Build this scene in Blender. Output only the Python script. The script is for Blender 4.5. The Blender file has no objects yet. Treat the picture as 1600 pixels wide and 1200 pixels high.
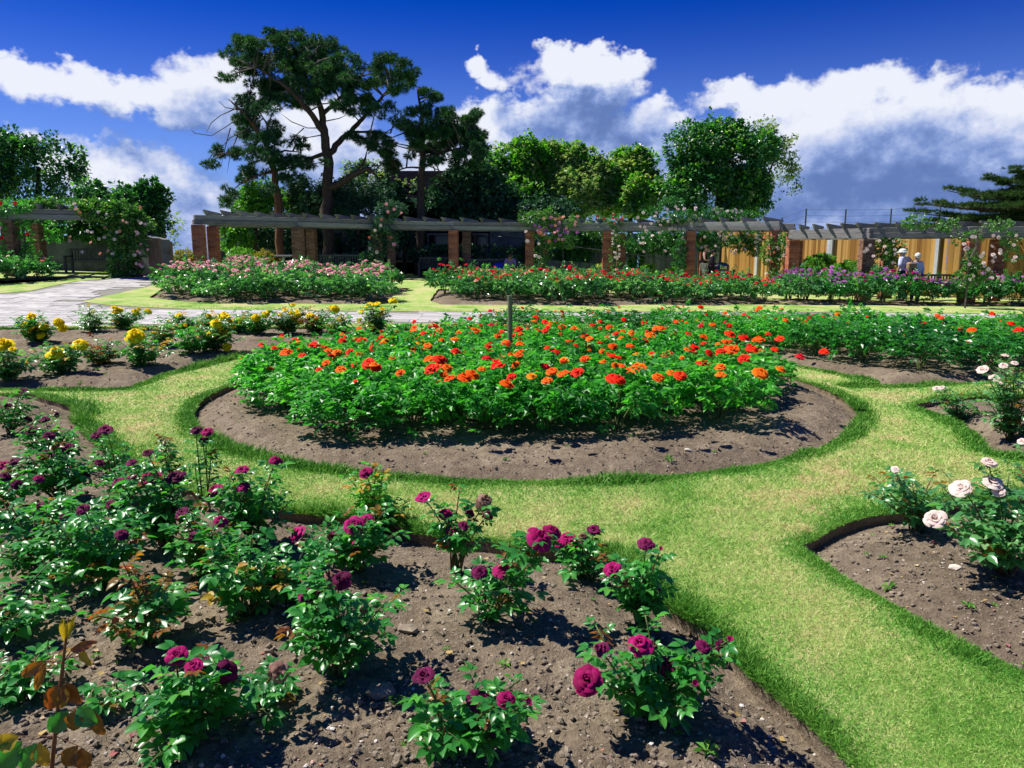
import bpy, bmesh, math, random
import numpy as np
from mathutils import Vector, Matrix, Quaternion
from mathutils.geometry import delaunay_2d_cdt

# ---------------------------------------------------------------- camera, sky, sun, exposure
scene = bpy.context.scene
COL = scene.collection
CAM_H, PITCH, FPX = 1.6, math.radians(9.82), 1186.0
cam_data = bpy.data.cameras.new('camera')
cam_data.sensor_width = 36.0
cam_data.lens = FPX / 1600.0 * 36.0
cam_data.clip_start, cam_data.clip_end = 0.05, 20000.0
cam = bpy.data.objects.new('camera', cam_data)
cam.location = (0, 0, CAM_H)
cam.rotation_euler = (math.pi / 2 - PITCH, 0, 0)
COL.objects.link(cam)
scene.camera = cam

SUN = Vector((-0.44, 0.14, 0.68)).normalized()
sd = bpy.data.lights.new('sun', 'SUN')
sd.energy, sd.angle, sd.color = 4.6, math.radians(0.53), (1.0, 0.95, 0.87)
sun = bpy.data.objects.new('sun', sd)
sun.rotation_euler = SUN.to_track_quat('Z', 'Y').to_euler()
COL.objects.link(sun)

world = bpy.data.worlds.new('World')
scene.world = world
world.use_nodes = True
scene.view_settings.view_transform = 'Standard'
scene.view_settings.look = 'None'
scene.view_settings.exposure = 0.76
scene.view_settings.gamma = 1.0
scene.view_settings.use_curve_mapping = False
scene.cycles.max_bounces = 6
scene.cycles.diffuse_bounces = 2
scene.cycles.glossy_bounces = 2
scene.cycles.transmission_bounces = 3
scene.cycles.transparent_max_bounces = 4
scene.cycles.caustics_reflective = False
scene.cycles.caustics_refractive = False


def px_dir(x, y):
    u, v = (x - 800) / FPX, (600 - y) / FPX
    return Vector((u, math.cos(PITCH) + v * math.sin(PITCH), -math.sin(PITCH) + v * math.cos(PITCH)))


class NB:
    """small node-building helper"""
    def __init__(self, tree):
        self.t = tree

    def n(self, kind, **kw):
        nd = self.t.nodes.new(kind)
        for k, v in kw.items():
            if k.startswith('i_'):
                key = k[2:].replace('_', ' ')
                nd.inputs[key].default_value = v
            else:
                setattr(nd, k, v)
        return nd

    def l(self, a, b):
        self.t.links.new(a, b)

    def val(self, sock, v):
        if hasattr(v, 'is_output') or hasattr(v, 'links'):
            self.l(v, sock)
        else:
            sock.default_value = v

    def m(self, op, a, b=0.0, c=None, clamp=False):
        nd = self.n('ShaderNodeMath', operation=op, use_clamp=clamp)
        self.val(nd.inputs[0], a)
        self.val(nd.inputs[1], b)
        if c is not None:
            self.val(nd.inputs[2], c)
        return nd.outputs[0]

    def mix(self, f, a, b, mode='MIX'):
        nd = self.n('ShaderNodeMix', data_type='RGBA', blend_type=mode)
        self.val(nd.inputs[0], f)
        self.val(nd.inputs[6], a)
        self.val(nd.inputs[7], b)
        return nd.outputs[2]

    def ramp(self, f, stops, interp='LINEAR'):
        nd = self.n('ShaderNodeValToRGB')
        cr = nd.color_ramp
        cr.interpolation = interp
        while len(cr.elements) < len(stops):
            cr.elements.new(0.5)
        for e, (p, c) in zip(cr.elements, stops):
            e.position = p
            e.color = (*c, 1) if len(c) == 3 else c
        self.l(f, nd.inputs[0])
        return nd.outputs[0]

    def noise(self, vec, scale, detail=4, rough=0.55, dim='3D'):
        nd = self.n('ShaderNodeTexNoise', noise_dimensions=dim)
        nd.inputs['Scale'].default_value = scale
        nd.inputs['Detail'].default_value = detail
        nd.inputs['Roughness'].default_value = rough
        if vec is not None:
            self.l(vec, nd.inputs['Vector'])
        return nd.outputs[0]

    def smooth(self, x, a, b, lo=0.0, hi=1.0):
        nd = self.n('ShaderNodeMapRange', interpolation_type='SMOOTHSTEP')
        self.val(nd.inputs[0], x)
        nd.inputs[1].default_value, nd.inputs[2].default_value = a, b
        nd.inputs[3].default_value, nd.inputs[4].default_value = lo, hi
        return nd.outputs[0]


# --- the sky: Nishita blue, with cumulus laid in by azimuth and elevation
def azel(x, y):
    d = px_dir(x, y).normalized()
    return math.atan2(d.x, d.y), math.asin(d.z)


CLOUDS = [  # where each cumulus bank stands: x, y, half-width, half-height on the photograph, weight
    (70, 130, 130, 36, 1.0), (210, 150, 120, 34, 1.0), (320, 130, 75, 46, 1.05), (350, 175, 110, 42, 0.95), (30, 215, 45, 20, .8),
    (110, 215, 45, 14, .75), (150, 255, 80, 45, .95), (240, 290, 130, 62, 1.0), (330, 340, 120, 80, .9), (470, 230, 130, 80, 1.0),
    (560, 290, 150, 70, 1.0), (762, 104, 26, 20, .95), (788, 126, 28, 22, .95), (862, 86, 26, 20, .9), (900, 118, 74, 40, 1.5), (945, 145, 60, 36, 1.3), (872, 160, 50, 34, 1.1),
    (965, 106, 40, 24, 1.1), (770, 195, 90, 34, 1.05), (880, 190, 110, 42, 1.15), (1000, 195, 100, 38, 1.1), (900, 265, 240, 70, 1.2),
    (1140, 150, 56, 26, 1.0), (1230, 165, 90, 42, 1.05), (1335, 145, 85, 44, 1.1), (1440, 175, 110, 60, 1.05), (1550, 170, 110, 46, 1.05),
    (1340, 230, 180, 90, 1.25), (1530, 250, 170, 95, 1.35), (1440, 330, 190, 70, 1.2), (1150, 280, 170, 90, 1.2), (1300, 350, 260, 70, 1.0), (700, 300, 220, 90, 1.1)]


def build_sky():
    grp = bpy.data.node_groups.new('cloud_field', 'ShaderNodeTree')
    grp.interface.new_socket('Az', in_out='INPUT', socket_type='NodeSocketFloat')
    grp.interface.new_socket('El', in_out='INPUT', socket_type='NodeSocketFloat')
    grp.interface.new_socket('Density', in_out='OUTPUT', socket_type='NodeSocketFloat')
    g = NB(grp)
    gi, go = g.n('NodeGroupInput'), g.n('NodeGroupOutput')
    az, el = gi.outputs[0], gi.outputs[1]
    cv = g.n('ShaderNodeCombineXYZ')
    g.l(az, cv.inputs[0]); g.l(g.m('MULTIPLY', el, 1.25), cv.inputs[1])
    warp = g.noise(cv.outputs[0], 9.0, 3, .6, '2D')
    warp2 = g.noise(cv.outputs[0], 31.0, 3, .6, '2D')
    fine = g.noise(cv.outputs[0], 13.0, 9, .62, '2D')
    az2 = g.m('ADD', az, g.m('MULTIPLY', g.m('SUBTRACT', warp, .5), .10))
    el2 = g.m('ADD', el, g.m('MULTIPLY', g.m('SUBTRACT', warp2, .5), .045))
    acc = None
    for (x, y, rx, ry, wgt) in CLOUDS:
        a0, e0 = azel(x, y)
        ra = abs(azel(x + rx, y)[0] - azel(x - rx, y)[0]) / 2
        re = abs(azel(x, y - ry)[1] - azel(x, y + ry)[1]) / 2
        dx = g.m('MULTIPLY', g.m('SUBTRACT', az2, a0), 1 / ra)
        dy = g.m('MULTIPLY', g.m('SUBTRACT', el2, e0), 1 / re)
        r2 = g.m('ADD', g.m('MULTIPLY', dx, dx), g.m('MULTIPLY', dy, dy))
        b = g.m('MULTIPLY', g.m('SUBTRACT', 1.0, g.m('MULTIPLY', r2, .5)), wgt)
        acc = b if acc is None else g.m('SMOOTH_MAX', acc, b, .22)
    # far outside the frame the same kind of fair-weather clouds go on
    side = g.smooth(g.m('ABSOLUTE', az), .72, .95)
    bigc = g.noise(cv.outputs[0], 2.6, 5, .55, '2D')
    other = g.m('MULTIPLY', g.m('SUBTRACT', bigc, .47), 5.0)
    band = g.smooth(el, .55, .30)
    other = g.m('SUBTRACT', other, g.m('MULTIPLY', g.m('SUBTRACT', 1.0, band), 1.2))
    acc = g.m('ADD', g.m('MULTIPLY', acc, g.m('SUBTRACT', 1.0, side)), g.m('MULTIPLY', other, side))
    dens = g.m('ADD', acc, g.m('MULTIPLY', g.m('SUBTRACT', fine, .5), 1.45))
    g.l(dens, go.inputs[0])

    b = NB(world.node_tree)
    world.node_tree.nodes.clear()
    out = b.n('ShaderNodeOutputWorld')
    bg = b.n('ShaderNodeBackground')
    bg.inputs[1].default_value = 0.10
    sky = b.n('ShaderNodeTexSky', sky_type='NISHITA')
    sky.sun_disc = False
    sky.sun_elevation = math.asin(SUN.z)
    sky.sun_rotation = math.atan2(SUN.x, SUN.y)
    sky.air_density, sky.dust_density, sky.ozone_density = 1.0, 0.3, 3.0
    tc = b.n('ShaderNodeTexCoord')
    sep = b.n('ShaderNodeSeparateXYZ')
    b.l(tc.outputs['Generated'], sep.inputs[0])
    az = b.m('ARCTAN2', sep.outputs[0], sep.outputs[1])
    el = b.m('ARCSINE', sep.outputs[2])

    def field(da, de):
        nd = b.n('ShaderNodeGroup')
        nd.node_tree = grp
        b.l(b.m('ADD', az, da) if da else az, nd.inputs[0])
        b.l(b.m('ADD', el, de) if de else el, nd.inputs[1])
        return nd.outputs[0]
    d0, d1, d2 = field(0, 0), field(-.008, .016), field(-.03, .055)
    mask = b.smooth(d0, .28, .80)
    lit = b.m('ADD', b.m('MULTIPLY', b.m('SUBTRACT', d0, d1), .75), b.m('MULTIPLY', b.m('SUBTRACT', d0, d2), .42))
    lit = b.m('ADD', lit, b.m('MULTIPLY', b.m('SUBTRACT', .9, d2), .35))
    cvw = b.n('ShaderNodeCombineXYZ')
    b.l(az, cvw.inputs[0]); b.l(b.m('MULTIPLY', el, 1.4), cvw.inputs[1])
    big = b.noise(cvw.outputs[0], 7.0, 5, .6, '2D')
    lit = b.m('ADD', lit, b.m('MULTIPLY', b.m('SUBTRACT', big, .5), 2.7))
    low = b.m('MULTIPLY', b.smooth(az, .15, .5), b.smooth(el, .19, .08))
    lit = b.m('SUBTRACT', lit, b.m('MULTIPLY', low, .35))
    shade = b.smooth(lit, -.85, 1.25)
    ccol = b.ramp(shade, [(0, (.75, 1.25, 2.9)), (.22, (1.3, 1.9, 3.8)), (.45, (2.3, 2.9, 4.7)), (.7, (3.5, 3.9, 5.2)), (1, (5.0, 5.2, 5.8))])
    hsv = b.n('ShaderNodeHueSaturation')
    hsv.inputs['Saturation'].default_value = 1.15
    hsv.inputs['Hue'].default_value = .507
    hsv.inputs['Value'].default_value = SKY_VALUE
    b.l(sky.outputs[0], hsv.inputs['Color'])
    up = b.smooth(el, -.02, .31)
    lowc = b.mix(1.0, hsv.outputs[0], (.50, .78, 1.55, 1), 'MULTIPLY')
    lowc = b.mix(.55, lowc, (2.1, 3.1, 5.6, 1))
    deep = b.mix(up, lowc, b.mix(1.0, hsv.outputs[0], (.0, .24, .98, 1), 'MULTIPLY'))
    col = b.mix(mask, deep, ccol)
    below = b.smooth(el, -.02, .0)
    b.l(b.mix(below, (.6, 1.1, 2.0, 1), col), bg.inputs[0])
    b.l(bg.outputs[0], out.inputs[0])


SKY_VALUE = 0.56
build_sky()

# ---------------------------------------------------------------- numeric helpers
rng = np.random.default_rng(7)
R = random.Random(11)


def _hash(ix, iy, s):
    h = (ix.astype(np.int64) * 374761393 + iy.astype(np.int64) * 668265263 + s * 1442695041) & 0x7fffffff
    h = (h ^ (h >> 13)) * 1274126177 & 0x7fffffff
    return ((h ^ (h >> 16)) & 0xffff) / 65535.0


def vnoise(x, y, s=0):
    x, y = np.asarray(x, float), np.asarray(y, float)
    ix, iy = np.floor(x), np.floor(y)
    fx, fy = x - ix, y - iy
    fx, fy = fx * fx * (3 - 2 * fx), fy * fy * (3 - 2 * fy)
    a, b_ = _hash(ix, iy, s), _hash(ix + 1, iy, s)
    c, d = _hash(ix, iy + 1, s), _hash(ix + 1, iy + 1, s)
    return (a * (1 - fx) + b_ * fx) * (1 - fy) + (c * (1 - fx) + d * fx) * fy


def fbm(x, y, sc, octv=4, s=0):
    t, a, tot = 0, 1, 0
    for o in range(octv):
        t = t + a * vnoise(np.asarray(x) * sc + 17.3 * o, np.asarray(y) * sc - 9.1 * o, s + o)
        tot += a
        a *= .55
        sc *= 2.03
    return t / tot


def tz(x, y):
    """height of the ground: level by the round bed, rising to the far left"""
    s = np.clip((np.asarray(y, float) - 11) / 16, 0, 1)
    s = s * s * (3 - 2 * s) * .5 + s * .5
    return s * np.clip(.35 - .03 * np.asarray(x, float), -.1, .95)


def tzf(x, y):
    return float(tz(x, y))


def D(x, y, Y):
    """point seen at (x, y) in the photograph that stands Y metres ahead"""
    d = px_dir(x, y)
    t = Y / d.y
    return Vector((d.x * t, Y, CAM_H + d.z * t))


def P(x, y, h=0.0):
    """point h metres above the ground seen at (x, y)"""
    d = px_dir(x, y)
    z = h
    p = None
    for _ in range(40):
        t = (CAM_H - z) / max(-d.z, .012)
        p = Vector((d.x * t, d.y * t, z))
        z = .5 * z + .5 * (tzf(p.x, min(p.y, 60)) + h)
    return p


def ground(x, y):
    return Vector((x, y, tzf(x, y)))


def in_poly(px, py, poly):
    px, py = np.asarray(px, float), np.asarray(py, float)
    inside = np.zeros(px.shape, bool)
    n = len(poly)
    j = n - 1
    for i in range(n):
        xi, yi, xj, yj = poly[i][0], poly[i][1], poly[j][0], poly[j][1]
        if yi != yj:
            c = ((yi > py) != (yj > py)) & (px < (xj - xi) * (py - yi) / (yj - yi) + xi)
            inside ^= c
        j = i
    return inside


def edge_dist(px, py, poly):
    px, py = np.asarray(px, float), np.asarray(py, float)
    best = np.full(px.shape, 1e9)
    n = len(poly)
    for i in range(n):
        ax, ay = poly[i][0], poly[i][1]
        bx, by = poly[(i + 1) % n][0], poly[(i + 1) % n][1]
        dx, dy = bx - ax, by - ay
        L = dx * dx + dy * dy + 1e-12
        t = np.clip(((px - ax) * dx + (py - ay) * dy) / L, 0, 1)
        best = np.minimum(best, np.hypot(px - ax - t * dx, py - ay - t * dy))
    return best


def sub_poly(poly, step=.12, wob=.02, seed=3):
    """finer, slightly wobbly outline"""
    out = []
    n = len(poly)
    for i in range(n):
        a, b_ = poly[i], poly[(i + 1) % n]
        L = math.hypot(b_[0] - a[0], b_[1] - a[1])
        k = max(1, min(90, int(L / step)))
        for q in range(k):
            t = q / k
            x, y = a[0] + (b_[0] - a[0]) * t, a[1] + (b_[1] - a[1]) * t
            w = wob * 2
            x += (float(fbm(x, y, 3.1, 2, seed)) - .5) * w
            y += (float(fbm(x + 50, y, 3.1, 2, seed)) - .5) * w
            out.append((x, y))
    return out


def smooth_poly(poly, it=2):
    for _ in range(it):
        q = []
        n = len(poly)
        for i in range(n):
            a, b_ = poly[i], poly[(i + 1) % n]
            q.append((.75 * a[0] + .25 * b_[0], .75 * a[1] + .25 * b_[1]))
            q.append((.25 * a[0] + .75 * b_[0], .25 * a[1] + .75 * b_[1]))
        poly = q
    return poly


# ---------------------------------------------------------------- objects
def set_tags(o, label=None, cat=None, group=None, kind=None):
    if label: o['label'] = label
    if cat: o['category'] = cat
    if group: o['group'] = group
    if kind: o['kind'] = kind
    return o


def link(name, data, parent=None, loc=None):
    o = bpy.data.objects.new(name, data)
    COL.objects.link(o)
    if parent is not None:
        o.parent = parent
    if loc is not None:
        o.location = loc
    return o


def empty(name, loc, label, cat, group=None, rz=0):
    o = link(name, None, None, loc)
    o.empty_display_size = .1
    o.rotation_euler = (0, 0, rz)
    return set_tags(o, label, cat, group)


class Geo:
    def __init__(self):
        self.v, self.f, self.m = [], [], []

    def add(self, v, f, m=0):
        o = len(self.v)
        self.v.extend([tuple(p) for p in v])
        self.f.extend([tuple(i + o for i in q) for q in f])
        self.m.extend([m] * len(f))
        return self

    def box(self, c, s, rz=0, m=0, rot=None):
        hx, hy, hz = s[0] / 2, s[1] / 2, s[2] / 2
        M = rot if rot is not None else Matrix.Rotation(rz, 3, 'Z')
        c = Vector(c)
        vs = [c + M @ Vector((x * hx, y * hy, z * hz)) for z in (-1, 1) for y in (-1, 1) for x in (-1, 1)]
        return self.add(vs, [(0, 2, 3, 1), (4, 5, 7, 6), (0, 1, 5, 4), (2, 6, 7, 3), (0, 4, 6, 2), (1, 3, 7, 5)], m)

    def bar(self, a, b_, w, h, m=0, up=(0, 0, 1)):
        a, b_ = Vector(a), Vector(b_)
        x = (b_ - a)
        L = x.length
        x.normalize()
        y = Vector(up).cross(x).normalized()
        z = x.cross(y)
        M = Matrix((x, y, z)).transposed()
        return self.box((a + b_) / 2, (L, w, h), m=m, rot=M)

    def tube(self, pts, rad, n=6, m=0, caps=True):
        pts = [Vector(p) for p in pts]
        if not hasattr(rad, '__len__'):
            rad = [rad] * len(pts)
        vs, fs = [], []
        prev = None
        for i, p in enumerate(pts):
            d = (pts[min(i + 1, len(pts) - 1)] - pts[max(i - 1, 0)])
            if d.length < 1e-9: d = Vector((0, 0, 1))
            d.normalize()
            if prev is None:
                ref = Vector((1, 0, 0)) if abs(d.z) > .8 else Vector((0, 0, 1))
                x = ref.cross(d).normalized()
            else:
                x = (prev - d * prev.dot(d))
                x = x.normalized() if x.length > 1e-6 else Vector((1, 0, 0))
            prev = x
            y = d.cross(x)
            for k in range(n):
                a = 2 * math.pi * k / n
                vs.append(p + (x * math.cos(a) + y * math.sin(a)) * rad[i])
        for i in range(len(pts) - 1):
            for k in range(n):
                k2 = (k + 1) % n
                fs.append((i * n + k, i * n + k2, (i + 1) * n + k2, (i + 1) * n + k))
        if caps:
            fs.append(tuple(range(n - 1, -1, -1)))
            fs.append(tuple((len(pts) - 1) * n + k for k in range(n)))
        return self.add(vs, fs, m)

    def lathe(self, prof, c=(0, 0, 0), n=20, m=0):
        vs, fs = [], []
        for (r, z) in prof:
            for k in range(n):
                a = 2 * math.pi * k / n
                vs.append((c[0] + r * math.cos(a), c[1] + r * math.sin(a), c[2] + z))
        for i in range(len(prof) - 1):
            for k in range(n):
                k2 = (k + 1) % n
                fs.append((i * n + k, i * n + k2, (i + 1) * n + k2, (i + 1) * n + k))
        fs.append(tuple(range(n - 1, -1, -1)))
        fs.append(tuple((len(prof) - 1) * n + k for k in range(n)))
        return self.add(vs, fs, m)

    def prism(self, poly, a, b_, m=0, axis='Y'):
        """polygon in XZ (axis Y) extruded from a to b_"""
        n = len(poly)
        if axis == 'Y':
            vs = [(p[0], a, p[1]) for p in poly] + [(p[0], b_, p[1]) for p in poly]
        elif axis == 'X':
            vs = [(a, p[0], p[1]) for p in poly] + [(b_, p[0], p[1]) for p in poly]
        else:
            vs = [(p[0], p[1], a) for p in poly] + [(p[0], p[1], b_) for p in poly]
        fs = [tuple(range(n)), tuple(range(2 * n - 1, n - 1, -1))]
        fs += [(i, i + n, (i + 1) % n + n, (i + 1) % n) for i in range(n)]
        return self.add(vs, fs, m)

    def mesh(self, name, mats, smooth=False):
        me = bpy.data.meshes.new(name)
        me.from_pydata(self.v, [], self.f)
        for mt in (mats if isinstance(mats, (list, tuple)) else [mats]):
            me.materials.append(mt)
        if any(self.m):
            me.polygons.foreach_set('material_index', self.m)
        if smooth:
            me.polygons.foreach_set('use_smooth', [True] * len(me.polygons))
        me.update()
        return me

    def obj(self, name, mats, parent=None, smooth=False, bevel=0, recalc=False):
        me = self.mesh(name, mats, smooth)
        if recalc or bevel:
            bm = bmesh.new()
            bm.from_mesh(me)
            bmesh.ops.recalc_face_normals(bm, faces=bm.faces)
            if bevel:
                bmesh.ops.bevel(bm, geom=[e for e in bm.edges if e.calc_face_angle(0) > .6], offset=bevel, segments=1, affect='EDGES')
            bm.to_mesh(me)
            bm.free()
        return link(name, me, parent)


def tri_mesh(name, V, F, mats, midx=None, smooth=False):
    """mesh straight from numpy triangle arrays"""
    me = bpy.data.meshes.new(name)
    V = np.ascontiguousarray(V, np.float32)
    F = np.ascontiguousarray(F, np.int32)
    k = F.shape[1]
    me.vertices.add(len(V))
    me.vertices.foreach_set('co', V.ravel())
    me.loops.add(F.size)
    me.loops.foreach_set('vertex_index', F.ravel())
    me.polygons.add(len(F))
    me.polygons.foreach_set('loop_start', np.arange(0, F.size, k, dtype=np.int32))
    for mt in (mats if isinstance(mats, (list, tuple)) else [mats]):
        me.materials.append(mt)
    if midx is not None:
        me.polygons.foreach_set('material_index', np.ascontiguousarray(midx, np.int32))
    me.polygons.foreach_set('use_smooth', np.full(len(F), smooth))
    me.update(calc_edges=True)
    return me


def frames(axis, up):
    """rotation matrices whose x is axis and z near up; arrays (N,3)"""
    x = axis / (np.linalg.norm(axis, axis=1, keepdims=True) + 1e-9)
    y = np.cross(up, x)
    y /= np.linalg.norm(y, axis=1, keepdims=True) + 1e-9
    z = np.cross(x, y)
    return np.stack([x, y, z], axis=2)


def replicate(tv, tf, Rm, S, T):
    N = len(T)
    tv = np.asarray(tv, float)
    tf = np.asarray(tf, int)
    S = np.asarray(S, float)
    sv = tv[None] * (S[:, None, None] if S.ndim == 1 else S[:, None, :])
    V = np.einsum('nij,nkj->nki', Rm, sv) + T[:, None, :]
    F = tf[None] + (np.arange(N) * len(tv))[:, None, None]
    return V.reshape(-1, 3), F.reshape(-1, tf.shape[1])


def rand_dirs(n, r=None):
    r = r or rng
    v = r.normal(size=(n, 3))
    return v / np.linalg.norm(v, axis=1, keepdims=True)


# ---------------------------------------------------------------- materials
def new_mat(name):
    m = bpy.data.materials.new(name)
    m.use_nodes = True
    m.node_tree.nodes.clear()
    b = NB(m.node_tree)
    out = b.n('ShaderNodeOutputMaterial')
    return m, b, out


def bump(b, h, strength, dist, bs):
    bp = b.n('ShaderNodeBump')
    bp.inputs['Strength'].default_value = strength
    bp.inputs['Distance'].default_value = dist
    b.l(h, bp.inputs['Height'])
    b.l(bp.outputs[0], bs.inputs['Normal'])


def leaf_mat(name, stops, rough=.42, trans=.35, spec=.5, tint=(1, 1.1, .45), use_obj=True):
    """leaf: colour differs from leaf to leaf, lets some light through"""
    m, b, out = new_mat(name)
    geo = b.n('ShaderNodeNewGeometry')
    f = geo.outputs['Random Per Island']
    if use_obj:
        oi = b.n('ShaderNodeObjectInfo')
        f = b.m('ADD', b.m('MULTIPLY', f, .6), b.m('MULTIPLY', oi.outputs['Random'], .4))
    col = b.ramp(f, stops)
    bs = b.n('ShaderNodeBsdfPrincipled')
    b.l(col, bs.inputs['Base Color'])
    bs.inputs['Roughness'].default_value = rough
    bs.inputs['Specular IOR Level'].default_value = spec
    tr = b.n('ShaderNodeBsdfTranslucent')
    b.l(b.mix(1.0, col, (*[min(4, t * 1.8) for t in tint], 1), 'MULTIPLY'), tr.inputs[0])
    mx = b.n('ShaderNodeMixShader')
    mx.inputs[0].default_value = trans
    b.l(bs.outputs[0], mx.inputs[1])
    b.l(tr.outputs[0], mx.inputs[2])
    b.l(mx.outputs[0], out.inputs[0])
    return m


def petal_mat(name, stops, trans=.25, rough=.55, use_island=False, var=.5):
    m, b, out = new_mat(name)
    geo = b.n('ShaderNodeNewGeometry')
    oi = b.n('ShaderNodeObjectInfo')
    if use_island:
        f = geo.outputs['Random Per Island']
    else:
        f = b.m('ADD', b.m('MULTIPLY', geo.outputs['Random Per Island'], var), b.m('MULTIPLY', oi.outputs['Random'], 1 - var))
    col = b.ramp(f, stops)
    bs = b.n('ShaderNodeBsdfPrincipled')
    b.l(col, bs.inputs['Base Color'])
    bs.inputs['Roughness'].default_value = max(rough, .7)
    bs.inputs['Specular IOR Level'].default_value = .12
    tr = b.n('ShaderNodeBsdfTranslucent')
    b.l(col, tr.inputs[0])
    mx = b.n('ShaderNodeMixShader')
    mx.inputs[0].default_value = trans
    b.l(bs.outputs[0], mx.inputs[1])
    b.l(tr.outputs[0], mx.inputs[2])
    b.l(mx.outputs[0], out.inputs[0])
    return m


def plain_mat(name, c1, c2, scale=8, rough=.8, bstr=.3, bdist=.01, detail=5, metal=0, stretch=None, spec=.3):
    m, b, out = new_mat(name)
    tc = b.n('ShaderNodeTexCoord')
    vec = tc.outputs['Object']
    if stretch:
        mp = b.n('ShaderNodeMapping')
        mp.inputs['Scale'].default_value = stretch
        b.l(vec, mp.inputs[0])
        vec = mp.outputs[0]
    nz = b.noise(vec, scale, detail, .62)
    col = b.ramp(nz, [(.3, c1), (.7, c2)])
    oi = b.n('ShaderNodeObjectInfo')
    col = b.mix(1.0, col, b.ramp(oi.outputs['Random'], [(0, (.82, .82, .82)), (1, (1.15, 1.15, 1.15))]), 'MULTIPLY')
    bs = b.n('ShaderNodeBsdfPrincipled')
    b.l(col, bs.inputs['Base Color'])
    bs.inputs['Roughness'].default_value = rough
    bs.inputs['Metallic'].default_value = metal
    bs.inputs['Specular IOR Level'].default_value = spec
    if bstr:
        bump(b, b.noise(vec, scale * 4, 4, .6), bstr, bdist, bs)
    b.l(bs.outputs[0], out.inputs[0])
    return m


def soil_mat():
    m, b, out = new_mat('dry_soil')
    tc = b.n('ShaderNodeTexCoord')
    v = tc.outputs['Object']
    n1 = b.noise(v, 1.1, 4, .6)
    n2 = b.noise(v, 14, 6, .7)
    n3 = b.noise(v, 70, 4, .7)
    f = b.m('ADD', b.m('MULTIPLY', n1, .35), b.m('ADD', b.m('MULTIPLY', n2, .4), b.m('MULTIPLY', n3, .25)))
    col = b.ramp(f, [(.34, (.080, .060, .040)), (.5, (.195, .152, .105)), (.62, (.34, .28, .195))])
    vo = b.n('ShaderNodeTexVoronoi', feature='F1')
    vo.inputs['Scale'].default_value = 45
    b.l(v, vo.inputs['Vector'])
    chip = b.m('MULTIPLY', b.smooth(vo.outputs['Distance'], .30, .22), b.m('GREATER_THAN', b.n_sep(vo.outputs['Color']), .80))
    col = b.mix(chip, col, (.32, .27, .21, 1))
    bs = b.n('ShaderNodeBsdfPrincipled')
    b.l(col, bs.inputs['Base Color'])
    bs.inputs['Roughness'].default_value = .95
    bs.inputs['Specular IOR Level'].default_value = .15
    h = b.m('ADD', b.m('MULTIPLY', n2, .6), b.m('ADD', b.m('MULTIPLY', n3, .35), b.m('MULTIPLY', chip, .2)))
    bump(b, h, 1.0, .05, bs)
    b.l(bs.outputs[0], out.inputs[0])
    return m


def _sep(self, colsock):
    s = self.n('ShaderNodeSeparateColor')
    self.l(colsock, s.inputs[0])
    return s.outputs[0]


NB.n_sep = _sep


def lawn_nodes(b, v, island=None):
    n1 = b.noise(v, .55, 4, .6)
    n2 = b.noise(v, 3.2, 4, .65)
    n3 = b.noise(v, 1.5, 3, .6)
    f = b.m('ADD', b.m('MULTIPLY', n1, .45), b.m('ADD', b.m('MULTIPLY', n2, .35), b.m('MULTIPLY', n3, .75)))
    f = b.m('SUBTRACT', f, .255)
    if island is not None:
        f = b.m('ADD', f, b.m('MULTIPLY', b.m('SUBTRACT', island, .5), .42))
    return f


LAWN_STOPS = [(.26, (.11, .32, .035)), (.38, (.24, .46, .07)), (.48, (.40, .58, .14)), (.57, (.56, .64, .22)), (.66, (.70, .62, .30)), (.78, (.62, .44, .22))]


def lawn_mat():
    m, b, out = new_mat('mown_lawn')
    tc = b.n('ShaderNodeTexCoord')
    v = tc.outputs['Object']
    f = lawn_nodes(b, v)
    f = b.m('ADD', f, b.m('MULTIPLY', b.m('SUBTRACT', b.noise(v, 90, 3, .7), .5), .35))
    col = b.ramp(f, LAWN_STOPS)
    col = b.mix(1.0, col, (.80, .80, .80, 1), 'MULTIPLY')
    bs = b.n('ShaderNodeBsdfPrincipled')
    b.l(col, bs.inputs['Base Color'])
    bs.inputs['Roughness'].default_value = .9
    bs.inputs['Specular IOR Level'].default_value = .15
    bump(b, b.noise(v, 120, 3, .7), .8, .03, bs)
    b.l(bs.outputs[0], out.inputs[0])
    return m


def blade_mat(name, stops, trans=.3):
    m, b, out = new_mat(name)
    tc = b.n('ShaderNodeTexCoord')
    geo = b.n('ShaderNodeNewGeometry')
    f = lawn_nodes(b, tc.outputs['Object'], geo.outputs['Random Per Island'])
    col = b.ramp(f, stops)
    bs = b.n('ShaderNodeBsdfPrincipled')
    b.l(col, bs.inputs['Base Color'])
    bs.inputs['Roughness'].default_value = .55
    bs.inputs['Specular IOR Level'].default_value = .3
    tr = b.n('ShaderNodeBsdfTranslucent')
    b.l(col, tr.inputs[0])
    mx = b.n('ShaderNodeMixShader')
    mx.inputs[0].default_value = trans
    b.l(bs.outputs[0], mx.inputs[1]); b.l(tr.outputs[0], mx.inputs[2])
    b.l(mx.outputs[0], out.inputs[0])
    return m


def flat_mat(name, c, rough=.6, metal=0, spec=.4):
    m, b, out = new_mat(name)
    bs = b.n('ShaderNodeBsdfPrincipled')
    tc = b.n('ShaderNodeTexCoord')
    nz = b.noise(tc.outputs['Object'], 6, 4, .6)
    b.l(b.mix(1.0, (*c, 1), b.ramp(nz, [(.3, (.82, .82, .82)), (.7, (1.1, 1.1, 1.1))]), 'MULTIPLY'), bs.inputs['Base Color'])
    bs.inputs['Roughness'].default_value = rough
    bs.inputs['Metallic'].default_value = metal
    bs.inputs['Specular IOR Level'].default_value = spec
    b.l(bs.outputs[0], out.inputs[0])
    return m


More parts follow.
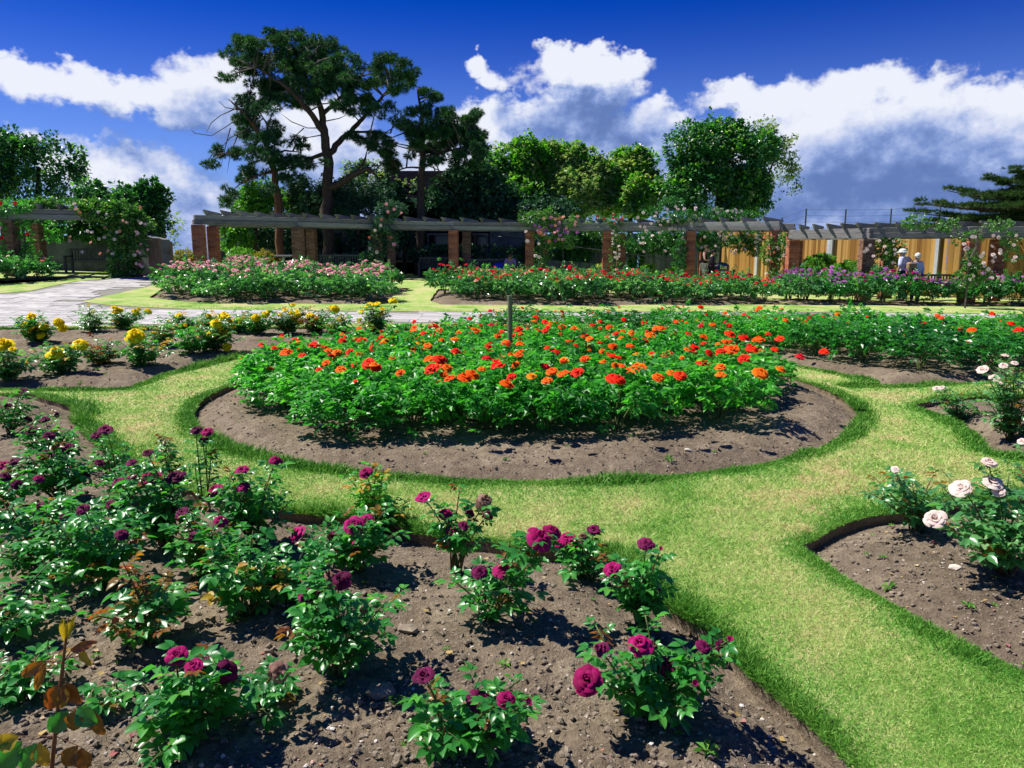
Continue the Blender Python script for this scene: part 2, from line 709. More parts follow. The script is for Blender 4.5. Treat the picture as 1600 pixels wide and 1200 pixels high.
M = {}
M['soil'] = soil_mat()
M['lawn'] = lawn_mat()
M['blade'] = blade_mat('grass_blade', LAWN_STOPS)
M['edge_blade'] = blade_mat('edge_grass_blade', [(.2, (.045, .18, .015)), (.5, (.10, .31, .03)), (.8, (.24, .44, .07))])
M['lush_blade'] = blade_mat('lush_grass_blade', [(.2, (.06, .24, .02)), (.5, (.14, .40, .045)), (.8, (.28, .52, .09))])
M['clod'] = plain_mat('soil_clod', (.13, .105, .08), (.31, .255, .19), 20, .95, .5, .01, spec=.1)
M['pebble'] = petal_mat('pebble', [(0, (.24, .19, .14)), (.5, (.46, .40, .33)), (.8, (.66, .62, .56)), (1, (.38, .19, .12))], 0, .8, True)
M['litter'] = petal_mat('leaf_litter', [(0, (.22, .15, .07)), (.4, (.45, .33, .12)), (.6, (.30, .06, .10)), (.8, (.5, .42, .25)), (1, (.14, .08, .05))], .1, .8, True)
M['paving'] = plain_mat('paving_slab', (.28, .275, .27), (.50, .48, .45), 3, .85, .4, .006)
M['mortar'] = plain_mat('mortar', (.15, .15, .12), (.27, .26, .22), 12, .95, .4, .01)
M['brick'] = petal_mat('brick', [(0, (.24, .070, .045)), (.4, (.38, .12, .07)), (.75, (.46, .18, .11)), (1, (.30, .12, .09))], 0, .9, True)
M['brick_dark'] = petal_mat('dark_brick', [(0, (.14, .075, .055)), (.5, (.22, .115, .08)), (1, (.29, .16, .11))], 0, .9, True)
M['timber'] = plain_mat('weathered_timber', (.11, .105, .11), (.26, .25, .25), 6, .85, .4, .006, stretch=(.5, .5, 6))
M['timber_pale'] = plain_mat('silvered_timber', (.17, .17, .18), (.32, .315, .31), 6, .85, .4, .006, stretch=(.5, .5, 6))
M['fence'] = petal_mat('fence_board', [(0, (.24, .11, .03)), (.4, (.48, .26, .07)), (1, (.66, .40, .13))], 0, .75, True)
M['grey_fence'] = petal_mat('grey_board', [(0, (.10, .13, .13)), (.5, (.17, .21, .21)), (1, (.24, .28, .28))], 0, .85, True)
M['shade_dark_stone'] = plain_mat('shade_dark_render', (.04, .045, .05), (.14, .15, .165), 1.6, .9, .5, .03, detail=7)  # darker copy of the stained wall, ivy shade put into its colour
M['concrete'] = plain_mat('concrete', (.07, .09, .08), (.17, .20, .18), 3, .9, .4, .02)
M['dark_wall'] = plain_mat('stained_wall', (.08, .09, .09), (.28, .30, .31), 1.6, .9, .5, .03, detail=7)
M['post'] = plain_mat('concrete_post', (.38, .40, .43), (.52, .54, .58), 6, .8, .2, .005)
M['roof_dark'] = plain_mat('dark_roof', (.003, .003, .006), (.006, .006, .010), 4, 1.0, .2, .01, spec=0)
M['wood_wall'] = plain_mat('timber_clad', (.16, .10, .075), (.30, .21, .16), 5, .85, .4, .01, stretch=(6, 6, .5))
M['bench_dark'] = plain_mat('dark_bench_wood', (.018, .02, .03), (.05, .055, .075), 8, .5, .2, .004, spec=.6)
M['bench'] = plain_mat('old_bench_wood', (.08, .085, .085), (.17, .175, .17), 8, .7, .3, .004)
M['metal'] = flat_mat('painted_metal', (.10, .11, .12), .45, .6)
M['metal_pale'] = flat_mat('galvanised_metal', (.42, .46, .5), .45, .6)
M['bin_blue'] = flat_mat('blue_bin_plastic', (.012, .03, .14), .35, 0, .6)
M['bin_black'] = flat_mat('black_bin_plastic', (.012, .012, .016), .4, 0, .6)
M['gold'] = flat_mat('gold_print', (.65, .62, .22), .5)
M['stake'] = plain_mat('greenish_stake', (.12, .14, .07), (.26, .27, .15), 10, .8, .3, .003, stretch=(4, 4, .5))
M['chalk'] = flat_mat('chalk_paint', (.75, .68, .66), .9)
M['sea'] = flat_mat('sea_water', (.02, .10, .18), .15)
M['bark'] = plain_mat('pine_bark', (.035, .025, .022), (.13, .085, .065), 7, .95, .8, .03, stretch=(3, 3, .7))
M['bark_red'] = plain_mat('red_pine_bark', (.07, .032, .022), (.24, .10, .06), 6, .95, .8, .03, stretch=(3, 3, .7))
M['twig'] = plain_mat('grey_twig', (.05, .045, .04), (.12, .105, .09), 10, .9, .2, .005)
M['cane'] = plain_mat('rose_cane', (.045, .075, .018), (.12, .15, .04), 14, .6, .2, .003)
M['cane_red'] = plain_mat('red_rose_cane', (.10, .03, .018), (.22, .10, .04), 14, .6, .2, .003)
M['leaf'] = leaf_mat('rose_leaf', [(.1, (.010, .085, .018)), (.4, (.024, .165, .030)), (.72, (.050, .27, .045)), (.93, (.11, .36, .055))], .33, .40, .6)
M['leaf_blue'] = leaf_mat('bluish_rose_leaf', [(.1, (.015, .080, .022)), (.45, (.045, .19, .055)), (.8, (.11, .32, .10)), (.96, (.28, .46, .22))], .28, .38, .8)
M['leaf_bright'] = leaf_mat('bright_rose_leaf', [(.05, (.018, .14, .020)), (.4, (.042, .26, .034)), (.75, (.09, .40, .05)), (.95, (.20, .50, .08))], .38, .42, .5)
M['leaf_bronze'] = leaf_mat('bronze_young_leaf', [(.1, (.10, .022, .012)), (.5, (.20, .07, .014)), (.9, (.22, .17, .02))], .35, .45, .5, (1.2, .8, .3))
M['leaf_yellow'] = leaf_mat('yellowing_leaf', [(.1, (.28, .26, .02)), (.6, (.42, .30, .03)), (.95, (.36, .16, .02))], .45, .4, .4, (1.1, 1, .3))
M['needle'] = leaf_mat('pine_needle', [(.05, (.006, .036, .020)), (.5, (.015, .080, .034)), (.95, (.055, .17, .048))], .55, .15, .3, use_obj=False)
M['needle_lit'] = leaf_mat('pine_needle_lit', [(.05, (.010, .05, .018)), (.5, (.025, .105, .026)), (.95, (.07, .20, .035))], .55, .2, .3, use_obj=False)  # brighter copy of the needle colour, standing in for sunlit clumps
M['tree'] = leaf_mat('tree_leaf', [(.05, (.03, .14, .012)), (.5, (.08, .29, .022)), (.95, (.20, .42, .05))], .45, .45, .4, use_obj=False)
M['tree_grey'] = leaf_mat('tamarisk_spray', [(.05, (.10, .22, .06)), (.5, (.22, .36, .11)), (.8, (.36, .43, .18)), (.98, (.52, .46, .28))], .7, .4, .2, use_obj=False)
M['ivy'] = leaf_mat('ivy_leaf', [(.05, (.008, .065, .016)), (.5, (.022, .14, .030)), (.95, (.08, .27, .055))], .35, .25, .6, use_obj=False)
M['ivy_dark'] = leaf_mat('dark_evergreen', [(.05, (.012, .050, .030)), (.5, (.028, .100, .055)), (.95, (.07, .19, .09))], .55, .15, .3, use_obj=False)  # darker, bluer green than the ivy leaf
M['climber'] = leaf_mat('climber_leaf', [(.05, (.02, .09, .014)), (.5, (.05, .19, .03)), (.85, (.12, .30, .06)), (.99, (.34, .42, .2))], .35, .3, .6, use_obj=False)
M['shrub'] = leaf_mat('shrub_leaf', [(.05, (.03, .14, .02)), (.5, (.08, .27, .03)), (.95, (.20, .38, .05))], .45, .35, .4, use_obj=False)
M['shrub_gold'] = leaf_mat('golden_shrub_leaf', [(.05, (.10, .13, .015)), (.5, (.25, .25, .03)), (.95, (.36, .22, .05))], .5, .35, .3, use_obj=False)
M['cypress'] = leaf_mat('cypress_spray', [(.05, (.010, .04, .012)), (.5, (.028, .085, .018)), (.95, (.09, .15, .03))], .6, .2, .3, use_obj=False)

M['magenta'] = petal_mat('magenta_petal', [(0, (.19, .002, .050)), (.5, (.33, .004, .10)), (1, (.48, .012, .17))], .22)
M['maroon'] = petal_mat('dark_plum_petal', [(0, (.050, .004, .022)), (.5, (.12, .006, .050)), (1, (.22, .012, .09))], .15)
M['wilted'] = petal_mat('wilted_petal', [(0, (.10, .045, .035)), (.5, (.22, .11, .08)), (1, (.42, .25, .19))], .15, .8)
M['orange'] = petal_mat('orange_petal', [(0, (.90, .055, .004)), (.5, (.92, .12, .004)), (1, (.95, .26, .01))], .25)
M['orange_red'] = petal_mat('orange_red_petal', [(0, (.82, .008, .006)), (.5, (.90, .025, .008)), (1, (.92, .07, .01))], .25)
M['orange_yellow'] = petal_mat('orange_yellow_petal', [(0, (.92, .20, .004)), (1, (.95, .42, .01))], .25)
M['salmon'] = petal_mat('salmon_petal', [(0, (.72, .10, .08)), (.5, (.78, .24, .14)), (1, (.80, .42, .28))], .25)
M['red'] = petal_mat('red_petal', [(0, (.50, .004, .010)), (.5, (.66, .008, .02)), (1, (.75, .03, .06))], .22)
M['yellow'] = petal_mat('yellow_petal', [(0, (.92, .66, .0)), (.5, (.94, .74, .002)), (1, (.92, .54, .0))], .25)
M['white'] = petal_mat('blush_white_petal', [(0, (.80, .56, .50)), (.5, (.84, .68, .60)), (1, (.86, .77, .70))], .3)
M['pink'] = petal_mat('pink_petal', [(0, (.78, .22, .28)), (.5, (.84, .38, .42)), (1, (.88, .58, .56))], .25, use_island=True)
M['far_red'] = petal_mat('mixed_red_petal', [(0, (.55, .004, .010)), (.55, (.70, .012, .03)), (.75, (.76, .16, .07)), (1, (.78, .34, .26))], .25, use_island=False, var=.25)
M['far_purple'] = petal_mat('mauve_petal', [(0, (.26, .05, .28)), (.5, (.38, .12, .38)), (1, (.52, .22, .46))], .25, use_island=False, var=.3)
M['far_orange'] = petal_mat('apricot_petal', [(0, (.72, .20, .10)), (.5, (.76, .34, .22)), (1, (.80, .50, .36))], .25, var=.3)
M['calyx'] = flat_mat('rose_calyx', (.05, .14, .03), .6)

# ---------------------------------------------------------------- ground plan
def PP(*pts):
    return [tuple(P(x, y).xy) for x, y in pts]


CX, CY, CR = 0.13, 8.76, 3.59
circle = [(CX + CR * math.cos(a), CY + CR * math.sin(a)) for a in np.linspace(0, 2 * math.pi, 90, endpoint=False)]


def ring(a0, a1, r, n=14):
    return [(CX + r * math.cos(math.radians(a)), CY + r * math.sin(math.radians(a))) for a in np.linspace(a0, a1, n)]


BED = {}
BED['round'] = circle
BED['plum'] = PP((-260, 640), (45, 615), (119, 637), (125, 669), (150, 690), (210, 735), (300, 770), (408, 796), (500, 806), (600, 812), (633, 829),
                 (675, 837), (767, 846), (817, 858), (954, 864), (1000, 903), (1045, 948), (1066, 962), (1125, 997), (1171, 1053), (1220, 1088),
                 (1250, 1116), (1330, 1200), (1440, 1330)) + [(.9, 1.0), (-5, .9), (-9, 3.5)]
BED['blush'] = PP((1245, 853), (1256, 849), (1323, 819), (1366, 806), (1450, 795), (1600, 775), (1780, 765), (1900, 900), (1900, 1300), (1780, 1150),
                  (1600, 1053), (1492, 1001), (1440, 975), (1388, 940), (1310, 897))
BED['small'] = PP((1425, 632), (1437, 637), (1475, 652), (1510, 672), (1525, 685), (1547, 710), (1640, 722), (1780, 730), (1780, 622), (1542, 620), (1470, 624))
y_in = PP((50, 609), (175, 609), (200, 606), (250, 587), (312, 572), (390, 555))
BED['yellow'] = y_in + ring(134, 112, 4.95, 8) + PP((648, 520), (642, 513), (300, 513), (0, 515), (-160, 518), (-200, 600))
BED['red'] = ring(99, 38, 4.85, 10) + ring(30, 6, 4.45, 6) + PP((1312, 604), (1400, 604), (1462, 601), (1540, 597), (1600, 592), (1800, 590)) + [(13.5, 12.0), (13.0, 14.4), (9, 14.6), (4, 14.9)] + PP((755, 512))
f1 = PP((232, 465), (300, 472), (400, 473), (500, 475), (605, 475), (615, 462))
BED['pink'] = f1 + [(f1[-1][0] + .1, 25.6), (-11.6, 26.6)]
f2 = PP((672, 470), (690, 476), (900, 477), (1050, 476), (1236, 476))
BED['scarlet'] = f2 + [(f2[-1][0] + .3, 26.4), (f2[0][0] - .2, 25.6)]
f3 = PP((1242, 477), (1350, 477), (1500, 478), (1640, 479), (1760, 480))
BED['mauve'] = f3 + [(f3[-1][0] + 1.0, f3[-1][1] + 2.5), (f3[0][0] + .3, f3[0][1] + 3.2)]
f0 = PP((-120, 447), (-20, 445), (50, 441), (92, 437))
BED['far_left'] = f0 + [(f0[-1][0] - .2, f0[-1][1] + 1.9), (f0[0][0] - .4, f0[0][1] + 1.9)]
for k in BED:
    p = BED[k]
    if k not in ('round',):
        p = sub_poly(p, .35 if k in ('pink', 'scarlet', 'mauve', 'far_left') else .16, .03)
        p = smooth_poly(p, 1)
    else:
        p = sub_poly(p, .12, .025)
    BED[k] = p
BBOX = {k: (min(q[0] for q in p), max(q[0] for q in p), min(q[1] for q in p), max(q[1] for q in p)) for k, p in BED.items()}

# paved path: the band behind the rose ring, and the arm to the far left
PATH = PP((1900, 503), (1500, 501), (1100, 503), (700, 505), (400, 506), (0, 511), (-300, 516), (-300, 470), (-60, 462), (0, 458), (45, 455), (80, 447), (115, 440), (170, 435), (185, 431),
          (262, 431), (262, 437), (240, 446), (190, 457), (128, 471), (165, 476), (230, 480), (300, 483), (500, 485), (700, 487), (1100, 487), (1500, 489), (1900, 490))
PATH = sub_poly(PATH, .5, .01)


def inside_beds(x, y):
    r = np.zeros(np.shape(x), bool)
    for k, p in BED.items():
        b_ = BBOX[k]
        r |= in_poly(x, y, p) & (np.asarray(x) > b_[0]) & (np.asarray(x) < b_[1])
    return r


def in_lawn(x, y):
    return ~inside_beds(x, y) & ~in_poly(x, y, PATH)


# ---- lawn: one sheet with the beds and the path cut out of it
def build_lawn():
    V, E = [], []

    def loop(poly):
        o = len(V)
        V.extend(poly)
        E.extend([(o + i, o + (i + 1) % len(poly)) for i in range(len(poly))])
    outer = [(-70, -12), (70, -12), (70, 62), (-70, 62)]
    loop(outer)
    for p in BED.values():
        loop(p)
    loop(PATH)
    for x in np.arange(-68, 69, 2.5):
        for y in np.arange(-10, 61, 1.6):
            V.append((x + R.uniform(-.2, .2), y + R.uniform(-.2, .2)))
    vs, es, fs, *_ = delaunay_2d_cdt([Vector(p) for p in V], E, [], 0, 1e-5)
    C_ = np.array([[sum(vs[i].x for i in f) / 3, sum(vs[i].y for i in f) / 3] for f in fs])
    keep = in_lawn(C_[:, 0], C_[:, 1])
    F = [tuple(f) for f, k in zip(fs, keep) if k]
    g = Geo()
    vv = [(v.x, v.y, tzf(v.x, v.y)) for v in vs]
    g.add(vv, F)
    for nm, p in list(BED.items()) + [('path', PATH)]:
        d = .09 if nm != 'path' else .05
        n = len(p)
        top = [(q[0], q[1], tzf(*q)) for q in p]
        bot = [(q[0], q[1], tzf(*q) - d) for q in p]
        g.add(top + bot, [(i, (i + 1) % n, (i + 1) % n + n, i + n) for i in range(n)], 1)
    top = [(*q, tzf(*q)) for q in outer]
    bot = [(*q, -9) for q in outer]
    g.add(top + bot, [(i, (i + 1) % 4, (i + 1) % 4 + 4, i + 4) for i in range(4)])
    o = g.obj('lawn', [M['lawn'], M['soil']])
    set_tags(o, kind='structure')
    return o


build_lawn()
s = Geo().add([(-9000, -3000, -7), (9000, -3000, -7), (9000, 12000, -7), (-9000, 12000, -7)], [(0, 1, 2, 3)]).obj('sea', M['sea'])
set_tags(s, kind='structure')


def z_soil(x, y, poly, mound=.07):
    x, y = np.asarray(x, float), np.asarray(y, float)
    d = edge_dist(x, y, poly)
    ins = in_poly(x, y, poly)
    d = np.where(ins, d, -d)
    rise = np.clip((d + .02) / .45, 0, 1)
    rise = rise * rise * (3 - 2 * rise)
    amp = np.clip((d + .05) / .25, 0, 1)
    n = (fbm(x, y, 1.3, 3, 5) - .5) * .07 + (fbm(x, y, 7, 3, 9) - .5) * .035
    cl = np.clip(fbm(x, y, 26, 3, 21) - .5, -.2, 1) * .045
    z = -.065 + rise * (mound + .045) + (n + cl) * amp
    return tz(x, y) + np.where(d < -.01, np.minimum(z, -.03), z)


def soil_at(x, y, key):
    return float(z_soil(np.array([x]), np.array([y]), BED[key])[0])


SOIL_NAME = {'round': 'round_bed_soil', 'plum': 'plum_bed_soil', 'blush': 'blush_bed_soil', 'small': 'small_bed_soil', 'yellow': 'yellow_bed_soil',
             'red': 'red_bed_soil', 'pink': 'pink_bed_soil', 'scarlet': 'scarlet_bed_soil', 'mauve': 'mauve_bed_soil', 'far_left': 'far_bed_soil'}


def build_soil(key):
    p = BED[key]
    x0, x1, y0, y1 = BBOX[key]
    x0, x1, y0, y1 = max(x0, -12.5) - .1, min(x1, 16) + .1, max(y0, 1.5) - .1, y1 + .1
    ys = [y0]
    while ys[-1] < y1:
        ys.append(ys[-1] + max(.02, .0085 * ys[-1]))
    dx = max(.024, .0075 * max(y0, 2.6)) if y0 < 15 else .2
    xs = np.arange(x0, x1 + dx, dx)
    X, Y = np.meshgrid(xs, np.array(ys))
    jx = (_hash(np.round(X / dx), np.round(Y * 100), 3) - .5) * dx * .5
    X = X + jx
    Z = z_soil(X.ravel(), Y.ravel(), p).reshape(X.shape)
    nx = len(xs)
    ny = len(ys)
    idx = np.arange(nx * ny).reshape(ny, nx)
    F = np.stack([idx[:-1, :-1], idx[:-1, 1:], idx[1:, 1:], idx[1:, :-1]], -1).reshape(-1, 4)
    cx, cy = X.ravel()[F].mean(1), Y.ravel()[F].mean(1)
    ins = in_poly(cx, cy, p)
    near = edge_dist(cx, cy, p) < max(.09, dx * 1.5)
    vis = np.abs(cx) < cy * .80 + 1.2
    F = F[(ins | near) & vis]
    used, inv = np.unique(F.ravel(), return_inverse=True)
    V = np.stack([X.ravel(), Y.ravel(), Z.ravel()], 1)[used]
    me = tri_mesh(SOIL_NAME[key], V, inv.reshape(-1, 4), M['soil'], smooth=True)
    set_tags(link(SOIL_NAME[key], me), kind='structure')


for k in BED:
    build_soil(k)


# ---- clods, pebbles and litter on the soil
def lump(seed, n=0):
    bm = bmesh.new()
    bmesh.ops.create_icosphere(bm, subdivisions=1, radius=1)
    r_ = random.Random(seed)
    for v in bm.verts:
        v.co *= r_.uniform(.6, 1.15)
        v.co.z *= .62
    V = [tuple(v.co) for v in bm.verts]
    F = [tuple(v.index for v in f.verts) for f in bm.faces]
    bm.free()
    return V, F


def sample_bed(key, n, power=1.7):
    """points in a bed, closer together near the camera"""
    x0, x1, y0, y1 = BBOX[key]
    y0 = max(y0, 1.75)
    out = np.zeros((0, 2))
    while len(out) < n:
        u = rng.random(n * 3)
        a = 1 - power
        ys = (y0 ** a + u * (y1 ** a - y0 ** a)) ** (1 / a)
        xs = (rng.random(n * 3) * 2 - 1) * (ys * .74 + .4)
        ok = (xs > x0) & (xs < x1)
        xs, ys = xs[ok], ys[ok]
        ok = in_poly(xs, ys, BED[key])
        pts = np.stack([xs[ok], ys[ok]], 1)
        if len(pts) == 0: break
        out = np.concatenate([out, pts])
    return out[:n]


def strew(name, spec, mat, smin, smax, label, templates, flat=0.0, lift=.2):
    Vs, Fs, off = [], [], 0
    for key, n in spec:
        pts = sample_bed(key, n)
        z = z_soil(pts[:, 0], pts[:, 1], BED[key])
        ok = z > tz(pts[:, 0], pts[:, 1]) - .06
        pts, z = pts[ok], z[ok]
        which = rng.integers(0, len(templates), len(pts))
        for w, (tv, tf) in enumerate(templates):
            q = which == w
            m_ = int(q.sum())
            if not m_: continue
            S = smin + (smax - smin) * rng.random(m_) ** 3
            up = np.tile([0, 0, 1.0], (m_, 1)) + rng.normal(size=(m_, 3)) * (.5 - .4 * flat)
            ax = rand_dirs(m_)
            ax[:, 2] *= .3
            T = np.stack([pts[q, 0], pts[q, 1], z[q] + S * lift], 1)
            V, F = replicate(tv, tf, frames(ax, up), S, T)
            Vs.append(V); Fs.append(F + off); off += len(V)
    me = tri_mesh(name, np.concatenate(Vs), np.concatenate(Fs), mat)
    set_tags(link(name, me), label, kind='stuff')


LUMPS = [lump(i) for i in range(4)]


def spray_template_early(seed):
    r_ = random.Random(seed)
    V, F = [], []
    for k in range(6):
        a = k * 1.05 + r_.uniform(-.2, .2)
        c, s_ = math.cos(a), math.sin(a)
        L = r_.uniform(.7, 1.1)
        o = len(V)
        V += [(0, 0, 0), (.5 * L * c - .16 * s_, .5 * L * s_ + .16 * c, .25), (L * c, L * s_, .1), (.5 * L * c + .16 * s_, .5 * L * s_ - .16 * c, .25)]
        F += [(o, o + 1, o + 2), (o, o + 2, o + 3)]
    return V, F


strew('soil_clods', [('plum', 9500), ('round', 6500), ('blush', 2200), ('yellow', 1800), ('small', 600), ('red', 900)], M['clod'], .003, .019,
      'crumbly brown clods of dry soil over the rose beds', LUMPS)
strew('pebbles', [('plum', 2300), ('round', 1500), ('blush', 600), ('yellow', 420), ('small', 160), ('red', 300)], M['pebble'], .003, .011,
      'small pale stones scattered over the rose beds', LUMPS)
PETAL_T = ([(0, 0, 0), (.5, -.45, .12), (1, 0, .05), (.5, .45, .15)], [(0, 1, 2), (0, 2, 3)])
strew('fallen_petals', [('plum', 420), ('round', 160), ('blush', 120), ('yellow', 120), ('red', 80)], M['litter'], .014, .038,
      'fallen petals and dry leaves lying on the soil', [PETAL_T], flat=.8, lift=.25)
STRAW_T = ([(-1, -.02, 0), (1, -.02, .02), (1, .02, .02), (-1, .02, 0)], [(0, 1, 2), (0, 2, 3)])
WEED_T = [spray_template_early(i) for i in range(2)]
strew('weeds', [('plum', 60), ('round', 70), ('blush', 40), ('yellow', 60), ('small', 25)], M['edge_blade'], .02, .06, 'tiny green weed seedlings on the soil', WEED_T, flat=1.0, lift=.25)
strew('dry_twigs', [('plum', 260), ('round', 120), ('blush', 70)], M['twig'], .03, .09, 'thin dry twigs and straws lying on the soil', [STRAW_T], flat=.9, lift=.12)
for (x, y, s_, key) in [(280, 925, .075, 'plum'), (640, 1000, .06, 'plum'), (600, 1105, .07, 'plum'), (1545, 735, .05, 'small'), (1075, 715, .035, 'round'), (503, 675, .035, 'round'), (1490, 905, .04, 'blush')]:
    p = P(x, y)
    V, F = lump(int(x), 1)
    g = Geo().add([(a * s_, b_ * s_ * .8, c * s_ * .7) for a, b_, c in V], F)
    o = g.obj('stone', M['clod'] if s_ > .055 else M['pebble'], smooth=False)
    o.location = (p.x, p.y, soil_at(p.x, p.y, key) + s_ * .2)
    where = {280: 'largest brown lump of soil, on the left of the plum bed', 640: 'brown clod beside the wilted rose in the plum bed', 600: 'brown clod in the shade at the front of the plum bed',
             1545: 'pale stone on the small bed by the right lawn', 1075: 'white stone on bare soil at the right front of the round bed', 503: 'white stone on bare soil at the left front of the round bed',
             1490: 'brownish pale stone under the blush white roses'}[x]
    set_tags(o, where, 'stone')


# ---- grass blades
def grass():
    def sample(n, y0, y1, power):
        u = rng.random(n)
        a = 1 - power
        ys = (y0 ** a + u * (y1 ** a - y0 ** a)) ** (1 / a)
        xs = (rng.random(n) * 2 - 1) * (ys * .72 + .25)
        return xs, ys
    xs, ys = sample(820000, 1.75, 19, 1.6)
    ok = in_lawn(xs, ys)
    xs, ys = xs[ok], ys[ok]
    keep = rng.random(len(xs)) < .95
    xs, ys = xs[keep], ys[keep]
    n = len(xs)
    dist = np.hypot(xs, ys)
    wfac = np.clip(dist / 3.2, .8, 4)
    tv = [(0, -.5, 0), (0, .5, 0), (1, 0, 0)]
    tf = [(0, 1, 2)]
    ang = rng.random(n) * 2 * np.pi
    tilt = np.clip(rng.normal(.72, .3, n), .05, 1.35)
    ax = np.stack([np.cos(ang) * np.cos(tilt), np.sin(ang) * np.cos(tilt), np.sin(tilt) * .75], 1)
    L = (.016 + .022 * rng.random(n) ** 2) * np.clip(wfac, .8, 1.6)
    W = (.0022 + .0018 * rng.random(n)) * wfac
    S = np.stack([L, W, L], 1)
    T = np.stack([xs, ys, tz(xs, ys) - .002], 1)
    V, F = replicate(tv, tf, frames(ax, rand_dirs(n)), S, T)
    dist_e = np.full(n, 9.0)
    for key in ('plum', 'round', 'blush', 'small', 'yellow', 'red'):
        b_ = BBOX[key]
        q = (xs > b_[0] - .5) & (xs < b_[1] + .5) & (ys > b_[2] - .5) & (ys < b_[3] + .5)
        dist_e[q] = np.minimum(dist_e[q], edge_dist(xs[q], ys[q], BED[key]))
    lush = dist_e < (.05 + .42 * np.clip(fbm(xs, ys, 1.2, 3, 31) * 1.9 - .5, 0, 1)) * (.5 + rng.random(n))
    set_tags(link('grass', tri_mesh('grass', V, F, [M['blade'], M['lush_blade']], lush.astype(int))), 'short mown lawn grass, yellowed in patches', kind='stuff')
    # uncut longer grass hanging over the lawn edge round each bed
    XS, YS, NX, NY = [], [], [], []
    for key, p in BED.items():
        if key in ('pink', 'scarlet', 'mauve', 'far_left'):
            continue
        m_ = len(p)
        area = sum(p[i][0] * p[(i + 1) % m_][1] - p[(i + 1) % m_][0] * p[i][1] for i in range(m_))
        sg = 1 if area > 0 else -1
        for i in range(m_):
            a, b_ = p[i], p[(i + 1) % m_]
            L_ = math.hypot(b_[0] - a[0], b_[1] - a[1])
            yy = (a[1] + b_[1]) / 2
            if L_ < 1e-6 or yy < 1.7 or abs(a[0]) > yy * .8 + .4: continue
            nx, ny = (b_[1] - a[1]) / L_ * sg, -(b_[0] - a[0]) / L_ * sg   # outward, to the lawn
            k = int(L_ * 4200 * min(1, 3.2 / yy))
            t = rng.random(k)
            off = np.abs(rng.normal(0, .035, k)) * (1 + 1.2 * fbm(a[0] + t * 0, a[1] + t * 0, 2.2, 2, 4)) - .004
            XS.append(a[0] + (b_[0] - a[0]) * t + nx * off); YS.append(a[1] + (b_[1] - a[1]) * t + ny * off)
            NX.append(np.full(k, -nx)); NY.append(np.full(k, -ny))
    xs, ys, nx, ny = map(np.concatenate, (XS, YS, NX, NY))
    ok = ~in_poly(xs, ys, PATH)
    xs, ys, nx, ny = xs[ok], ys[ok], nx[ok], ny[ok]
    n = len(xs)
    dist = np.hypot(xs, ys)
    wfac = np.clip(dist / 3.2, .8, 3)
    ang = rng.random(n) * 2 * np.pi
    lean = .55 * rng.random(n)
    patch = np.clip(fbm(xs, ys, 1.4, 3, 8) * 2.6 - .75, .10, 1.5)
    ax = np.stack([np.cos(ang) * .55 + nx * lean, np.sin(ang) * .55 + ny * lean, .25 + .75 * rng.random(n)], 1)
    ax /= np.linalg.norm(ax, axis=1, keepdims=True)
    L = (.022 + .058 * rng.random(n) ** 1.5) * patch * np.clip(wfac, .9, 1.3) + .012
    W = (.0030 + .0025 * rng.random(n)) * wfac
    tv = [(0, -.5, 0), (0, .5, 0), (.55, .40, .08), (.55, -.40, .08), (1, 0, -.12)]
    tf = [(0, 1, 2), (0, 2, 3), (3, 2, 4)]
    S = np.stack([L, W, L], 1)
    T = np.stack([xs, ys, tz(xs, ys) - .004], 1)
    V, F = replicate(tv, tf, frames(ax, rand_dirs(n)), S, T)
    set_tags(link('edge_grass', tri_mesh('edge_grass', V, F, M['edge_blade'])), 'longer green grass hanging over the cut lawn edges', kind='stuff')


grass()

# ---- paved path of slabs
pbx = [q[0] for q in PATH]; pby = [q[1] for q in PATH]


